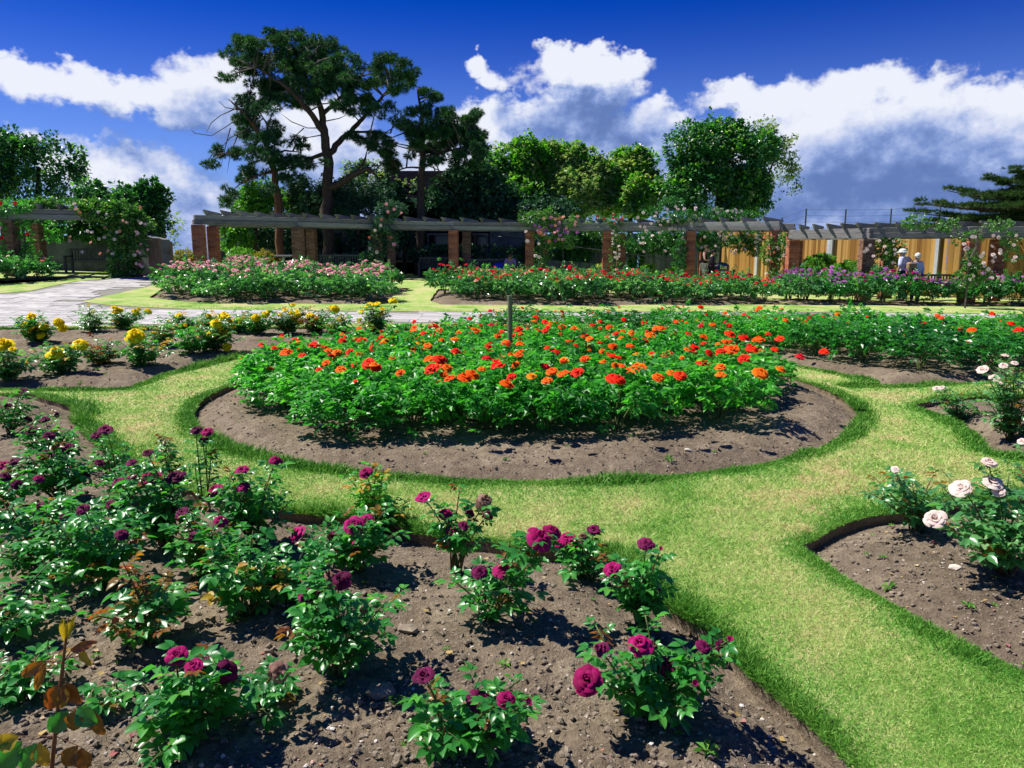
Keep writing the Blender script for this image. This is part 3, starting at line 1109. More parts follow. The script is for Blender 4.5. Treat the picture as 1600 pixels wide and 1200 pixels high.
def build_path():
    p = PATH
    vs, es, fs, *_ = delaunay_2d_cdt([Vector(q) for q in p], [(i, (i + 1) % len(p)) for i in range(len(p))], [], 1, 1e-5)
    g = Geo().add([(v.x, v.y, tzf(v.x, v.y) - .010) for v in vs], [tuple(f) for f in fs])
    path = set_tags(g.obj('path', M['mortar']), kind='structure')
    slabs = []
    bx = -24.0
    while bx < 15:
        bw = R.choice([1.5, 1.8, 2.4, 2.7])
        y = 16.0 - R.random()
        while y < 30:
            h = R.choice([.30, .38, .46])
            x = bx
            while x < bx + bw - .05:
                w = min(R.choice([.45, .6, .75, .9]), bx + bw - x)
                if bx + bw - x - w < .3: w = bx + bw - x
                w = round(w, 2)
                cx, cy = x + w / 2, y + h / 2
                if abs(cx) < cy * .74 + .5:
                    cs = [(x + .006, y + .006), (x + w - .006, y + .006), (x + w - .006, y + h - .006), (x + .006, y + h - .006)]
                    if all(in_poly(np.array([q[0]]), np.array([q[1]]), p)[0] for q in cs):
                        slabs.append((cx, cy, w - .014, h - .014))
                x += w
            y += h
        bx += bw
    slabs = [s_ for s_ in slabs if s_[0] < 5 or s_[0] > 9]
    slabs.sort(key=lambda s_: (s_[1] if s_[0] < 0 else s_[1] + 4))
    cache = {}
    rest = Geo()
    for i, (cx, cy, w, h) in enumerate(slabs):
        z = tzf(cx, cy) + R.uniform(-.004, .003)
        gx, gy = (tzf(cx + .2, cy) - tzf(cx - .2, cy)) / .4, (tzf(cx, cy + .2) - tzf(cx, cy - .2)) / .4
        tilt = Matrix.Rotation(math.atan(gy) + R.uniform(-.004, .004), 3, 'X') @ Matrix.Rotation(-math.atan(gx) + R.uniform(-.004, .004), 3, 'Y')
        if i < 290:
            key = (round(w, 2), round(h, 2), i % 3)
            if key not in cache:
                gg = Geo()
                r_ = random.Random(i)
                c = [(-w / 2, -h / 2), (w / 2, -h / 2), (w / 2, h / 2), (-w / 2, h / 2)]
                c = [(a + r_.uniform(-.012, .012), b_ + r_.uniform(-.012, .012)) for a, b_ in c]
                gg.prism(c, -.04, 0, axis='Z')
                cache[key] = gg.mesh('paving_slab', M['paving'])
            o = link('paving_slab', cache[key], path, (cx, cy, z))
            o.rotation_euler = tilt.to_euler()
        else:
            rest.box((cx, cy, z - .02), (w, h, .04), rot=tilt)
    if rest.v:
        set_tags(rest.obj('far_paving', M['paving'], path), kind='stuff')


build_path()

# ---------------------------------------------------------------- foliage builders
def leaf_tri(fold=.18, w=.32):
    """simple folded leaf along +x, two wings"""
    return [(0, 0, 0), (.48, -w, fold), (1, 0, -.08), (.48, w, fold)], [(0, 1, 2), (0, 2, 3)]


def spray_template(n=5, sz=.42, seed=0):
    """a compound leaf of n folded leaflets, length 1"""
    r_ = random.Random(seed)
    V, F = [], []
    tv, tf = leaf_tri()
    places = [(.62, 0, 1.1)] + [(.60, 1, 1.0), (.60, -1, 1.0)] + [(.30, 1, .85), (.30, -1, .85)] + [(.05, 1, .7), (.05, -1, .7)]
    for (px_, side, s_) in places[:n]:
        a = side * math.radians(r_.uniform(48, 68))
        ca, sa = math.cos(a), math.sin(a)
        rl = r_.uniform(-.5, .5)
        o = len(V)
        for (x, y, z) in tv:
            x, y, z = x * sz * s_, (y * math.cos(rl) - z * math.sin(rl)) * sz * s_, (y * math.sin(rl) + z * math.cos(rl)) * sz * s_
            V.append((px_ + x * ca - y * sa, x * sa + y * ca, z - .12 * (px_ + x) ** 2))
        F += [tuple(i + o for i in f) for f in tf]
    return V, F


SPRAYS = [spray_template(5, .46, i) for i in range(3)]
LEAF1 = leaf_tri(.15, .36)
NEEDLES = ([], [])


def _needles():
    V, F = [], []
    r_ = random.Random(4)
    for k in range(9):
        a = 2 * math.pi * k / 9 + r_.uniform(-.2, .2)
        sp = r_.uniform(.25, .85)
        d = Vector((1, sp * math.cos(a), sp * math.sin(a))).normalized() * r_.uniform(.75, 1.1)
        s_ = Vector((0, -math.sin(a), math.cos(a))) * .055
        o = len(V)
        V.extend([tuple(-s_), tuple(s_), tuple(d)])
        F.append((o, o + 1, o + 2))
    return V, F


NEEDLES = _needles()


def blob_points(blobs, n, shell=.55, r=None):
    """points near the surface of a set of ellipsoids; blobs (centre, (rx,ry,rz))"""
    r = r or rng
    w = np.array([(b_[1][0] * b_[1][1] + b_[1][0] * b_[1][2] + b_[1][1] * b_[1][2]) for b_ in blobs])
    w = w / w.sum()
    which = r.choice(len(blobs), n, p=w)
    d = rand_dirs(n, r)
    rad = shell + (1.04 - shell) * r.random(n) ** .6
    c = np.array([tuple(b_[0]) for b_ in blobs])[which]
    s_ = np.array([b_[1] for b_ in blobs])[which]
    return c + d * rad[:, None] * s_, d


def foliage(name, blobs, n, size, mat, parent=None, template=None, shell=.5, up=(0, 0, 1), gap=.0, gap_scale=1.0, lump_=.25, outward=.8, droop=0.0, seed=1, smin=.6, dirv=None):
    r = np.random.default_rng(seed)
    pts, d = blob_points(blobs, n, shell, r)
    if lump_:
        pts = pts + d * (fbm(pts[:, 0] * 1.7 + pts[:, 1], pts[:, 2] * 1.7 - pts[:, 1] * .7, gap_scale, 3, seed)[:, None] - .5) * lump_ * 2
    if gap > 0:
        q = fbm(pts[:, 0] + pts[:, 1] * .6, pts[:, 2] * 1.2 + pts[:, 1] * .4, 1.6 * gap_scale, 3, seed + 3)
        k = q > np.quantile(q, gap)
        pts, d = pts[k], d[k]
    m_ = len(pts)
    ax = d * outward + rand_dirs(m_, r) * .75
    ax[:, 2] -= droop
    if dirv is not None: ax = ax + np.array(dirv)
    upv = d * .6 + np.array(up) + rand_dirs(m_, r) * .55
    S = size * (smin + (1.15 - smin) * r.random(m_))
    tmpl = template or SPRAYS
    Vs, Fs, off = [], [], 0
    if isinstance(tmpl, tuple):
        tmpl = [tmpl]
    which = r.integers(0, len(tmpl), m_)
    for w_, (tv, tf) in enumerate(tmpl):
        k = which == w_
        if not k.any(): continue
        V, F = replicate(tv, tf, frames(ax[k], upv[k]), S[k], pts[k])
        Vs.append(V); Fs.append(F + off); off += len(V)
    V, F = np.concatenate(Vs), np.concatenate(Fs)
    if parent is not None:
        V = V - np.array(parent.location)
    me = tri_mesh(name, V, F, mat)
    return link(name, me, parent)


def pxblob(x, y, rx, ry, Y, dy=None, dj=0.0):
    """an ellipsoid that shows at (x, y) with half-sizes rx, ry, Y metres away"""
    Y = Y + dj
    c = D(x, y, Y)
    k = Y / FPX
    return (c, (rx * k, dy if dy is not None else max(rx * k * .8, ry * k * .8), ry * k))


def rel(parent, pts):
    L = Vector(parent.location)
    return [Vector(p) - L for p in pts]


# ---------------------------------------------------------------- pine trees
def pine(name_label, Y, limbs, blobs, n, trunk_mat, dz=1.6, size=.225, seed=5, twigs=(), lit=.25):
    base = D(limbs[0][0][0][0], limbs[0][0][0][1], Y)
    root = empty('pine_tree', (base.x, base.y, tzf(base.x, base.y) - .1), name_label, 'tree')
    r_ = random.Random(seed)
    for i, (pl, rads) in enumerate(limbs):
        pts = []
        off = 0
        for k, q in enumerate(pl):
            yy = Y + (q[2] if len(q) > 2 else 0)
            pts.append(D(q[0], q[1], yy))
        if i == 0:
            pts[0] = Vector((pts[0].x, pts[0].y, root.location.z))
        # gentle subdivision
        fine, fr = [], []
        for k in range(len(pts) - 1):
            for t in (0, .33, .66):
                q = pts[k].lerp(pts[k + 1], t)
                if t: q += Vector([r_.uniform(-1, 1) for _ in range(3)]) * rads[k] * .35
                fine.append(q); fr.append(rads[k] + (rads[k + 1] - rads[k]) * t)
        fine.append(pts[-1]); fr.append(rads[-1])
        g = Geo().tube(rel(root, fine), fr, 8 if i == 0 else 6)
        g.obj('trunk' if i == 0 else 'limb', trunk_mat, root, smooth=True)
    B = []
    for q in blobs:
        x, y, rx, ry = q[:4]
        # each pad of foliage is made of several small clumps
        k = max(3, int(rx * ry / 46))
        dj = q[4] if len(q) > 4 else r_.uniform(-dz, dz)
        for _ in range(k):
            a, rr = r_.uniform(0, 6.28), math.sqrt(r_.random()) * .88
            cx, cy = x + rx * rr * math.cos(a), y + ry * rr * math.sin(a)
            s_ = r_.uniform(5.0, 9.0)
            B.append(pxblob(cx, cy, s_ * 1.1, s_ * .60, Y, None, dj + r_.uniform(-.9, .9)))
    # twigs joining the pads to the limbs
    tw = Geo()
    allp = []
    for pl, rads in limbs:
        for k in range(len(pl) - 1):
            for t in (0, .25, .5, .75, 1):
                a, b_ = pl[k], pl[k + 1]
                ya = a[2] if len(a) > 2 else 0
                yb = b_[2] if len(b_) > 2 else 0
                allp.append(D(a[0] + (b_[0] - a[0]) * t, a[1] + (b_[1] - a[1]) * t, Y + ya + (yb - ya) * t))
    for bi, (c, s_) in enumerate(B):
        if bi % 2 and len(B) > 60: continue
        q = min(allp, key=lambda p_: (p_ - c).length + max(0, p_.z - c.z) * .6)
        if (q - c).length > 4.5: continue
        mid = q.lerp(c, .5) + Vector((r_.uniform(-.15, .15), r_.uniform(-.15, .15), r_.uniform(.0, .25)))
        tw.tube(rel(root, [q, mid, c]), [.045, .032, .014], 4, caps=False)
    for pl in twigs:
        pts = [D(q[0], q[1], Y + (q[2] if len(q) > 2 else 0)) for q in pl]
        tw.tube(rel(root, pts), [.03] + [.02] * (len(pts) - 2) + [.006], 4, caps=False)
    set_tags(tw.obj('twigs', M['twig'], root), kind='stuff')
    nl = int(len(B) * lit)
    r_.shuffle(B)
    set_tags(foliage('needles', B[nl:], int(n * (1 - lit)), size, M['needle'], root, NEEDLES, shell=.25, lump_=.05, seed=seed, outward=1.0, up=(0, 0, .6)), kind='stuff')
    if nl:
        set_tags(foliage('lit_needles', B[:nl], int(n * lit), size, M['needle_lit'], root, NEEDLES, shell=.25, lump_=.05, seed=seed + 1, outward=1.0, up=(0, 0, .6)), kind='stuff')
    return root


Yp = 37.0
pine('tall spreading dark pine, the highest tree behind the pergola', Yp,
     [([(512, 420), (511, 350), (511, 295), (514, 255), (508, 215), (504, 195), (498, 160), (490, 120), (484, 85)], [.29, .27, .25, .23, .20, .17, .13, .09, .04]),
      ([(506, 206), (488, 180, -.5), (468, 156, -1), (440, 130, -1.2), (400, 105, -1)], [.15, .13, .11, .08, .03]),
      ([(514, 240), (530, 222, .4), (549, 206, .6), (562, 190, .6), (577, 174, .5), (594, 156, .2), (612, 132, 0)], [.16, .14, .12, .10, .08, .07, .03]),
      ([(513, 292), (535, 284, -.6), (556, 270, -1), (577, 264, -1.2), (588, 275, -1.2)], [.17, .15, .13, .10, .04]),
      ([(556, 270, -1), (570, 250, -.9), (574, 235, -.7)], [.07, .05, .02]),
      ([(510, 240), (490, 246, .8), (470, 252, 1.2), (452, 250, 1.6)], [.11, .09, .06, .03]),
      ([(502, 180), (525, 160, .6), (545, 140, 1), (560, 120, 1.2)], [.11, .09, .06, .03]),
      ([(496, 150), (470, 120, .8), (450, 90, 1), (430, 65, 1)], [.10, .08, .05, .03]),
      ([(549, 206, .6), (580, 205, .8), (610, 208, 1)], [.07, .05, .02])],
     [(410, 72, 46, 26), (460, 62, 40, 20), (430, 52, 22, 12), (385, 105, 40, 24), (440, 100, 54, 30), (505, 85, 38, 28), (540, 108, 34, 26), (490, 125, 50, 26),
      (555, 135, 36, 22), (420, 140, 58, 20), (458, 152, 42, 16), (360, 92, 20, 13), (356, 124, 17, 9), (605, 100, 28, 17), (632, 112, 24, 18), (592, 125, 20, 20),
      (640, 128, 16, 12), (615, 142, 26, 12), (560, 162, 38, 17), (600, 172, 28, 14), (535, 160, 22, 12), (622, 186, 22, 10), (560, 213, 34, 8), (480, 140, 50, 18),
      (520, 118, 30, 20), (375, 68, 20, 12), (600, 228, 24, 8), (470, 95, 40, 24)],
     21000, M['bark'], seed=5, lit=.3,
     twigs=[[(508, 200), (480, 200), (455, 190), (440, 178)], [(508, 210), (480, 215), (452, 208)], [(505, 190), (530, 185), (545, 178)], [(475, 200), (462, 212), (450, 215)],
            [(575, 240, -.8), (590, 228), (600, 235)], [(560, 268, -1), (590, 258), (615, 262)]])
pine('slim straight pine with a ragged crown, rightmost of the pines', Yp + .6,
     [([(655, 425), (656, 350), (658, 300), (661, 250), (661, 205), (657, 170), (652, 140)], [.22, .20, .18, .15, .11, .07, .03]),
      ([(660, 245), (690, 238, -.6), (720, 232, -.9), (745, 225, -1)], [.07, .05, .04, .02]),
      ([(660, 262), (635, 262, .5), (612, 268, .8)], [.06, .04, .02]),
      ([(661, 210), (640, 205, .4), (612, 215, .7)], [.06, .045, .02]),
      ([(661, 205), (690, 195, .4), (715, 188, .7)], [.06, .045, .02]),
      ([(659, 272), (690, 278, -.4), (715, 290, -.6)], [.05, .04, .015])],
     [(670, 148, 14, 18), (655, 172, 22, 12), (702, 192, 36, 22), (742, 200, 18, 28), (648, 196, 24, 13), (666, 214, 40, 18), (612, 232, 32, 13), (592, 216, 24, 10),
      (702, 228, 42, 18), (736, 240, 26, 24), (628, 262, 24, 8), (690, 256, 34, 12), (750, 222, 12, 28), (720, 210, 30, 20), (600, 252, 22, 7), (645, 235, 30, 12), (668, 120 + 50, 10, 12)],
     12000, M['bark'], seed=8, lit=.3,
     twigs=[[(660, 255), (690, 268), (712, 268), (730, 262)], [(659, 285), (680, 288), (705, 300), (720, 325)]])
pine('leaning reddish pine with drooping sparse branches, leftmost pine', Yp - .5,
     [([(440, 422), (437, 350), (433, 300), (427, 262), (422, 238), (410, 212), (395, 193), (376, 172), (357, 155)], [.21, .19, .18, .15, .13, .11, .09, .06, .02]),
      ([(424, 245), (445, 235, .5), (470, 238, .8)], [.07, .05, .02]),
      ([(410, 212), (395, 232, -.5), (372, 240, -.7), (350, 240, -.9)], [.07, .05, .035, .02]),
      ([(428, 268), (400, 275, -.4), (372, 290, -.6), (358, 305, -.6)], [.06, .04, .03, .015]),
      ([(415, 220), (418, 195, .4), (405, 175, .6)], [.07, .05, .02])],
     [(395, 163, 30, 13), (378, 180, 22, 18), (392, 202, 24, 22), (412, 226, 36, 26), (430, 205, 18, 16), (440, 250, 24, 20), (400, 262, 24, 20), (346, 236, 14, 8),
      (326, 256, 10, 7), (360, 300, 12, 10), (350, 314, 8, 6), (376, 240, 18, 12), (462, 228, 18, 16), (466, 252, 28, 9), (492, 252, 24, 9), (420, 290, 14, 12), (380, 282, 13, 10), (415, 168, 20, 10), (450, 275, 18, 10)],
     7000, M['bark_red'], seed=12, lit=.12,
     twigs=[[(372, 168), (345, 180), (330, 192), (322, 208)], [(380, 180), (350, 200), (330, 212), (304, 208), (298, 202)], [(376, 172), (352, 168), (342, 158)], [(390, 200), (360, 215), (348, 228), (335, 222)],
            [(360, 200), (352, 230), (345, 262)], [(372, 210), (360, 240), (355, 270)]])


# ---------------------------------------------------------------- broadleaf trees and hedges
def leafy_tree(name, label, cat, Y, blobs, layers, trunk=None, seed=1, kindfol='crown', group=None):
    x0, y0 = trunk[0][0], trunk[0][1]
    b0 = D(x0, y0, Y)
    root = empty(name, (b0.x, b0.y, tzf(b0.x, b0.y) - .1), label, cat, group)
    for i, pl in enumerate([trunk] if isinstance(trunk[0], tuple) else trunk):
        pts = [D(q[0], q[1], Y + (q[3] if len(q) > 3 else 0)) for q in pl]
        if i == 0: pts[0] = Vector(root.location)
        Geo().tube(rel(root, pts), [q[2] for q in pl], 7).obj('trunk' if i == 0 else 'limb', M['bark'], root, smooth=True)
    r_ = random.Random(seed)
    B = []
    for q in blobs:
        x, y, rx, ry = q[:4]
        base = pxblob(x, y, rx, ry, Y, None, q[4] if len(q) > 4 else 0)
        B.append((base[0], tuple(s_ * .88 for s_ in base[1])))
        for _ in range(max(4, int(rx * ry / 160))):
            a, e = r_.uniform(0, 6.28), r_.uniform(-1, 1)
            d = Vector((math.cos(a) * math.sqrt(1 - e * e), -abs(math.sin(a)) * math.sqrt(1 - e * e), e))
            c = base[0] + Vector((d.x * base[1][0], d.y * base[1][1], d.z * base[1][2])) * .85
            s_ = r_.uniform(.22, .5) * min(base[1][0], base[1][2])
            B.append((c, (s_ * 1.1, s_, s_ * .85)))
        for _ in range(9):
            a, e = r_.uniform(0, 6.28), r_.uniform(.35, .98)
            d = Vector((math.cos(a) * math.sqrt(1 - e * e), math.sin(a) * math.sqrt(1 - e * e), e))
            c = base[0] + Vector((d.x * base[1][0], d.y * base[1][1], d.z * base[1][2])) * r_.uniform(.98, 1.12)
            B.append((c, (r_.uniform(.12, .25), .2, r_.uniform(.25, .55))))
    for j, (mat, n, size, tmpl, gap) in enumerate(layers):
        nm = kindfol if j == 0 else ('mixed_leaves' if j == 1 else 'flower_sprays')
        o = foliage(nm, B, n, size, M[mat], root, tmpl, shell=.7, gap=gap, gap_scale=.8, lump_=.38, seed=seed + j * 7)
        set_tags(o, kind='stuff')
    return root


LT = [LEAF1]
leafy_tree('broadleaf_tree', 'bright green round-topped tree behind the pergola, just right of the pines', 'tree', 43,
           [(800, 262, 44, 40), (770, 290, 36, 36), (835, 270, 40, 44), (800, 320, 60, 32, -1)],
           [('tree', 20800, 0.23, LT, .15), ('ivy_dark', 6400, 0.23, LT, .3), ('tree_grey', 2025, 0.28, SPRAYS, .4)], [(800, 425, .2), (800, 330, .15), (800, 280, .06)], 21)
leafy_tree('tamarisk_tree', 'feathery pale green tamarisk with beige tips, middle of the mass behind the pergola', 'tree', 43.5,
           [(880, 268, 40, 34), (925, 280, 42, 36), (890, 310, 50, 34, -1), (855, 250, 26, 20)],
           [('tree_grey', 10125, 0.30, SPRAYS, .1), ('ivy', 5600, 0.23, LT, .3), ('tree', 8800, 0.23, LT, .4)], [(890, 425, .2), (895, 330, .14), (895, 290, .05)], 22)
leafy_tree('tamarisk_tree', 'feathery tamarisk with bright green tips, next to a gap of sky', 'tree', 43.5,
           [(985, 285, 42, 38), (955, 300, 40, 40), (1000, 312, 36, 30, -1), (990, 258, 28, 18)],
           [('tree', 15200, 0.23, LT, .15), ('tree_grey', 6210, 0.30, SPRAYS, .2), ('ivy', 5120, 0.23, LT, .4)], [(985, 425, .2), (985, 340, .14), (985, 300, .05)], 23)
leafy_tree('ivy_clad_tree', 'big domed dark green tree wrapped in ivy, right of centre', 'tree', 41.5,
           [(1115, 250, 66, 50), (1150, 262, 52, 56), (1080, 285, 42, 40), (1115, 300, 80, 44), (1125, 215, 46, 26), (1165, 310, 40, 34)],
           [('ivy', 27200, 0.21, LT, .1), ('tree', 7200, 0.23, LT, .5), ('tree_grey', 1080, 0.28, SPRAYS, .6)], [(1125, 425, .35), (1125, 330, .3), (1125, 260, .1)], 24)  # brighter tree leaves mixed in to stand for sunlit leaves on the dome
leafy_tree('wispy_tree', 'thin wispy tree leaning out of the ivy dome with sky showing through', 'tree', 42.5,
           [(1205, 222, 20, 14), (1228, 240, 16, 20), (1225, 275, 18, 20), (1238, 292, 12, 16), (1190, 208, 22, 12), (1200, 260, 18, 24)],
           [('tree_grey', 2295, 0.21, SPRAYS, .45), ('ivy_dark', 1440, 0.15, LT, .3)], [(1160, 425, .14), (1175, 330, .11), (1200, 275, .07), (1215, 235, .03)], 25)
leafy_tree('dark_conifer', 'low dark bluish conifer under the slim pine beside the black roof', 'tree', 40,
           [(735, 300, 40, 34), (710, 318, 36, 24), (770, 320, 40, 26), (750, 275, 26, 18), (830, 335, 60, 20)],
           [('ivy_dark', 14400, 0.20, LT, .1)], [(735, 425, .15), (735, 330, .1), (735, 300, .04)], 26)
leafy_tree('dark_leafy_tree', 'tall dark tree rising over the left pergola at the picture edge', 'tree', 34,
           [(20, 262, 62, 44), (75, 255, 46, 32), (100, 285, 40, 30), (-40, 270, 60, 60), (45, 305, 70, 26), (5, 228, 26, 16), (118, 260, 18, 22)],
           [('ivy', 13600, 0.18, LT, .25), ('tree', 2880, 0.18, LT, .5), ('ivy_dark', 6720, 0.18, LT, .2)], [(60, 425, .22), (60, 330, .18), (60, 260, .06)], 27)
leafy_tree('bay_tree', 'dark glossy clipped mass of leaves above the end of the left stone wall', 'tree', 29.5,
           [(215, 315, 36, 22), (205, 340, 30, 22), (228, 348, 24, 26), (236, 312, 20, 18), (150, 318, 40, 18), (160, 350, 50, 16), (120, 364, 60, 12), (70, 350, 40, 16)],
           [('ivy', 15200, 0.17, LT, .1), ('tree', 1440, 0.18, LT, .5)], [(205, 432, .14), (208, 370, .12), (215, 330, .05)], 28)
leafy_tree('lime_green_shrub', 'light green tall bush left of the leaning pine, behind the beam', 'shrub', 38.5,
           [(410, 318, 30, 22), (390, 330, 26, 18), (440, 328, 30, 20), (375, 385, 22, 30), (355, 375, 10, 18)],
           [('shrub', 6720, 0.18, LT, .15), ('ivy', 4160, 0.18, LT, .3)], [(400, 425, .1), (400, 360, .08), (405, 330, .03)], 29)
leafy_tree('drooping_conifer', 'grey-green drooping conifer draped over the concrete wall behind the tall pine', 'tree', 38.6,
           [(545, 305, 46, 20), (490, 300, 40, 16), (585, 325, 40, 18), (520, 318, 60, 18)],
           [('ivy_dark', 8775, 0.22, SPRAYS, .15)], [(560, 425, .12), (560, 350, .1), (550, 310, .04)], 30)
leafy_tree('dark_conifer', 'dark evergreen filling the gap before the black roofed building', 'tree', 39.2,
           [(630, 322, 34, 18), (610, 305, 22, 12), (680, 330, 26, 14), (700, 305, 22, 20)],
           [('ivy_dark', 5200, .19, LT, .3)], [(632, 425, .12), (632, 340, .08), (632, 320, .03)], 32)
leafy_tree('bronze_leaved_tree', 'brownish small tree between the tall pine and the black roof', 'tree', 41,
           [(578, 285, 30, 18), (612, 300, 26, 14), (560, 275, 14, 12), (640, 305, 24, 8)],
           [('tree_grey', 1485, 0.21, SPRAYS, .3), ('ivy_dark', 3680, 0.18, LT, .2)], [(590, 425, .1), (590, 330, .08), (585, 290, .03)], 31)


def cypress():
    Y = 27
    b0 = D(1640, 440, Y)
    root = empty('spreading_cypress', (b0.x, b0.y, tzf(b0.x, b0.y) - .1), 'flat layered dark cypress reaching in over the pergola at the right edge', 'tree')
    Geo().tube(rel(root, [root.location, D(1640, 350, Y), D(1650, 270, Y)]), [.25, .2, .1], 8).obj('trunk', M['bark'], root, smooth=True)
    arms = [((1640, 330), (1430, 318)), ((1640, 345), (1428, 333)), ((1640, 320), (1480, 298)), ((1640, 300), (1545, 278)), ((1640, 340), (1450, 345)),
            ((1640, 290), (1590, 262)), ((1640, 310), (1520, 305)), ((1640, 330), (1490, 325)), ((1640, 345), (1500, 345)), ((1650, 320), (1560, 322)), ((1660, 300), (1580, 300))]
    B = []
    r_ = random.Random(3)
    for i, (a, b_) in enumerate(arms):
        dj = r_.uniform(-1.5, 1.5)
        pa, pb = D(*a, Y + dj * .3), D(*b_, Y + dj)
        Geo().tube(rel(root, [pa, pa.lerp(pb, .6) + Vector((0, 0, -.08)), pb]), [.07, .04, .01], 5).obj('limb', M['bark'], root)
        for t in np.linspace(.1, 1, 13):
            c = pa.lerp(pb, t) + Vector((0, r_.uniform(-.35, .35), r_.uniform(-.05, .12)))
            w = .16 + .26 * (1 - t)
            B.append((c, (w * 1.3, w * 1.5, .03 + .06 * (1 - t))))
    o = foliage('crown', B, 15000, .17, M['cypress'], root, NEEDLES, shell=.1, lump_=.02, seed=40, outward=.3, dirv=(-1.3, 0, .25))
    set_tags(o, kind='stuff')


cypress()

# ---------------------------------------------------------------- walls, fences, buildings behind
def brickless_wall(name, label, cat, pts, h, t, mat, cap=None):
    """wall along ground points with per-point absolute top heights"""
    root = empty(name, (pts[0][0], pts[0][1], tzf(*pts[0])), label, cat)
    g = Geo()
    for i in range(len(pts) - 1):
        a, b_ = Vector((*pts[i], 0)), Vector((*pts[i + 1], 0))
        n = Vector((-(b_ - a).y, (b_ - a).x, 0)).normalized() * t
        za, zb = h[i], h[i + 1]
        lo = min(tzf(*pts[i]), tzf(*pts[i + 1])) - .3
        L = Vector(root.location)
        vs = [Vector((a.x, a.y, lo)), Vector((b_.x, b_.y, lo)), Vector((b_.x, b_.y, zb)), Vector((a.x, a.y, za))]
        vs += [v + n for v in vs]
        g.add([v - L for v in vs], [(0, 1, 2, 3), (7, 6, 5, 4), (3, 2, 6, 7), (0, 4, 5, 1), (1, 5, 6, 2), (0, 3, 7, 4)])
    g.obj('wall_face' if cat == 'wall' else 'body', mat, root)
    return root


def pt(x, Y):
    q = D(x, 400, Y)
    return (q.x, q.y)


def hz(y, Y, x=800):
    return D(x, y, Y).z


brickless_wall('stone_wall', 'stained rendered wall behind the left bench, darkened by ivy shade in its colour', 'wall', [pt(-120, 31.5), pt(60, 31), pt(200, 30.6)], [hz(368, 31)] * 3, .4, M['shade_dark_stone'])
w = brickless_wall('garden_end_wall', 'grey wall end sloping up behind the left climber', 'wall', [pt(208, 28.6), pt(249, 28.0)], [hz(362, 28.6), hz(374, 28)], .5, M['dark_wall'])
w = brickless_wall('timber_clad_wall', 'brown timber clad wall end at the left path opening', 'wall', [pt(250, 27.9), pt(271, 29.5)], [hz(372, 28), hz(378, 29.5)], .4, M['wood_wall'])
brickless_wall('tall_grey_wall', 'light grey angled wall top rising beside the dark leafy mass', 'wall', [pt(236, 30.5), pt(262, 31)], [hz(330, 30.5), hz(345, 31)], .4, M['concrete'])
brickless_wall('low_brick_planter', 'low brown planter wall at the left path opening', 'planter', [pt(277, 33), pt(303, 33)], [hz(414, 33)] * 2, .6, M['wood_wall'])
brickless_wall('retaining_wall', 'long grey-green retaining wall behind the pines', 'wall', [pt(335, 40.5), pt(470, 40.5), pt(840, 40.5)], [hz(352, 40.5), hz(352, 40.5), hz(340, 40.5)], .5, M['dark_wall'])
brickless_wall('concrete_block_wall', 'tall grey-green concrete block wall behind the tall pine trunk', 'wall', [pt(452, 39.4), pt(560, 39.4)], [hz(296, 39.4), hz(302, 39.4)], .8, M['concrete'])
brickless_wall('grey_screen', 'narrow tall grey screen standing left behind the pergola', 'screen', [pt(365, 41), pt(374, 41)], [hz(303, 41), hz(309, 41)], .3, M['post'])
brickless_wall('ramp_wall', 'low concrete ramp wall with a sloping top behind the pergola', 'wall', [pt(846, 36.5), pt(1012, 36.0)], [hz(405, 36.5), hz(421, 36)], .35, M['concrete'])


def shed():
    Y = 40.2
    a, b_ = D(600, 400, Y), D(765, 400, Y)
    top, eav = hz(288, Y), hz(318, Y)
    z0 = tzf(a.x, a.y) - .2
    root = empty('black_roofed_shed', ((a.x + b_.x) / 2, Y, z0), 'black roofed building behind the slim pine', 'building')
    w_ = b_.x - a.x
    Geo().box((0, 2.2, (eav - z0) / 2), (w_, 4, eav - z0)).obj('wall', M['roof_dark'], root)
    Geo().prism([(-.6, eav - z0), (4.9, eav - z0), (2.2, top - z0 + .9)], -w_ / 2 - .4, w_ / 2 + .4, axis='X').obj('roof', M['roof_dark'], root, recalc=True)
    for k in range(3):
        f = Geo()
        cx = -w_ / 2 + 1.0 + k * 1.9
        f.box((cx, .17, 1.5), (1.3, .08, 1.5))
        fo = f.obj('window_frame', M['timber'], root)
        Geo().box((cx, .125, 1.5), (1.1, .02, 1.3)).obj('pane', flat_mat('dark_pane', (.01, .015, .02), .1), fo)


shed()


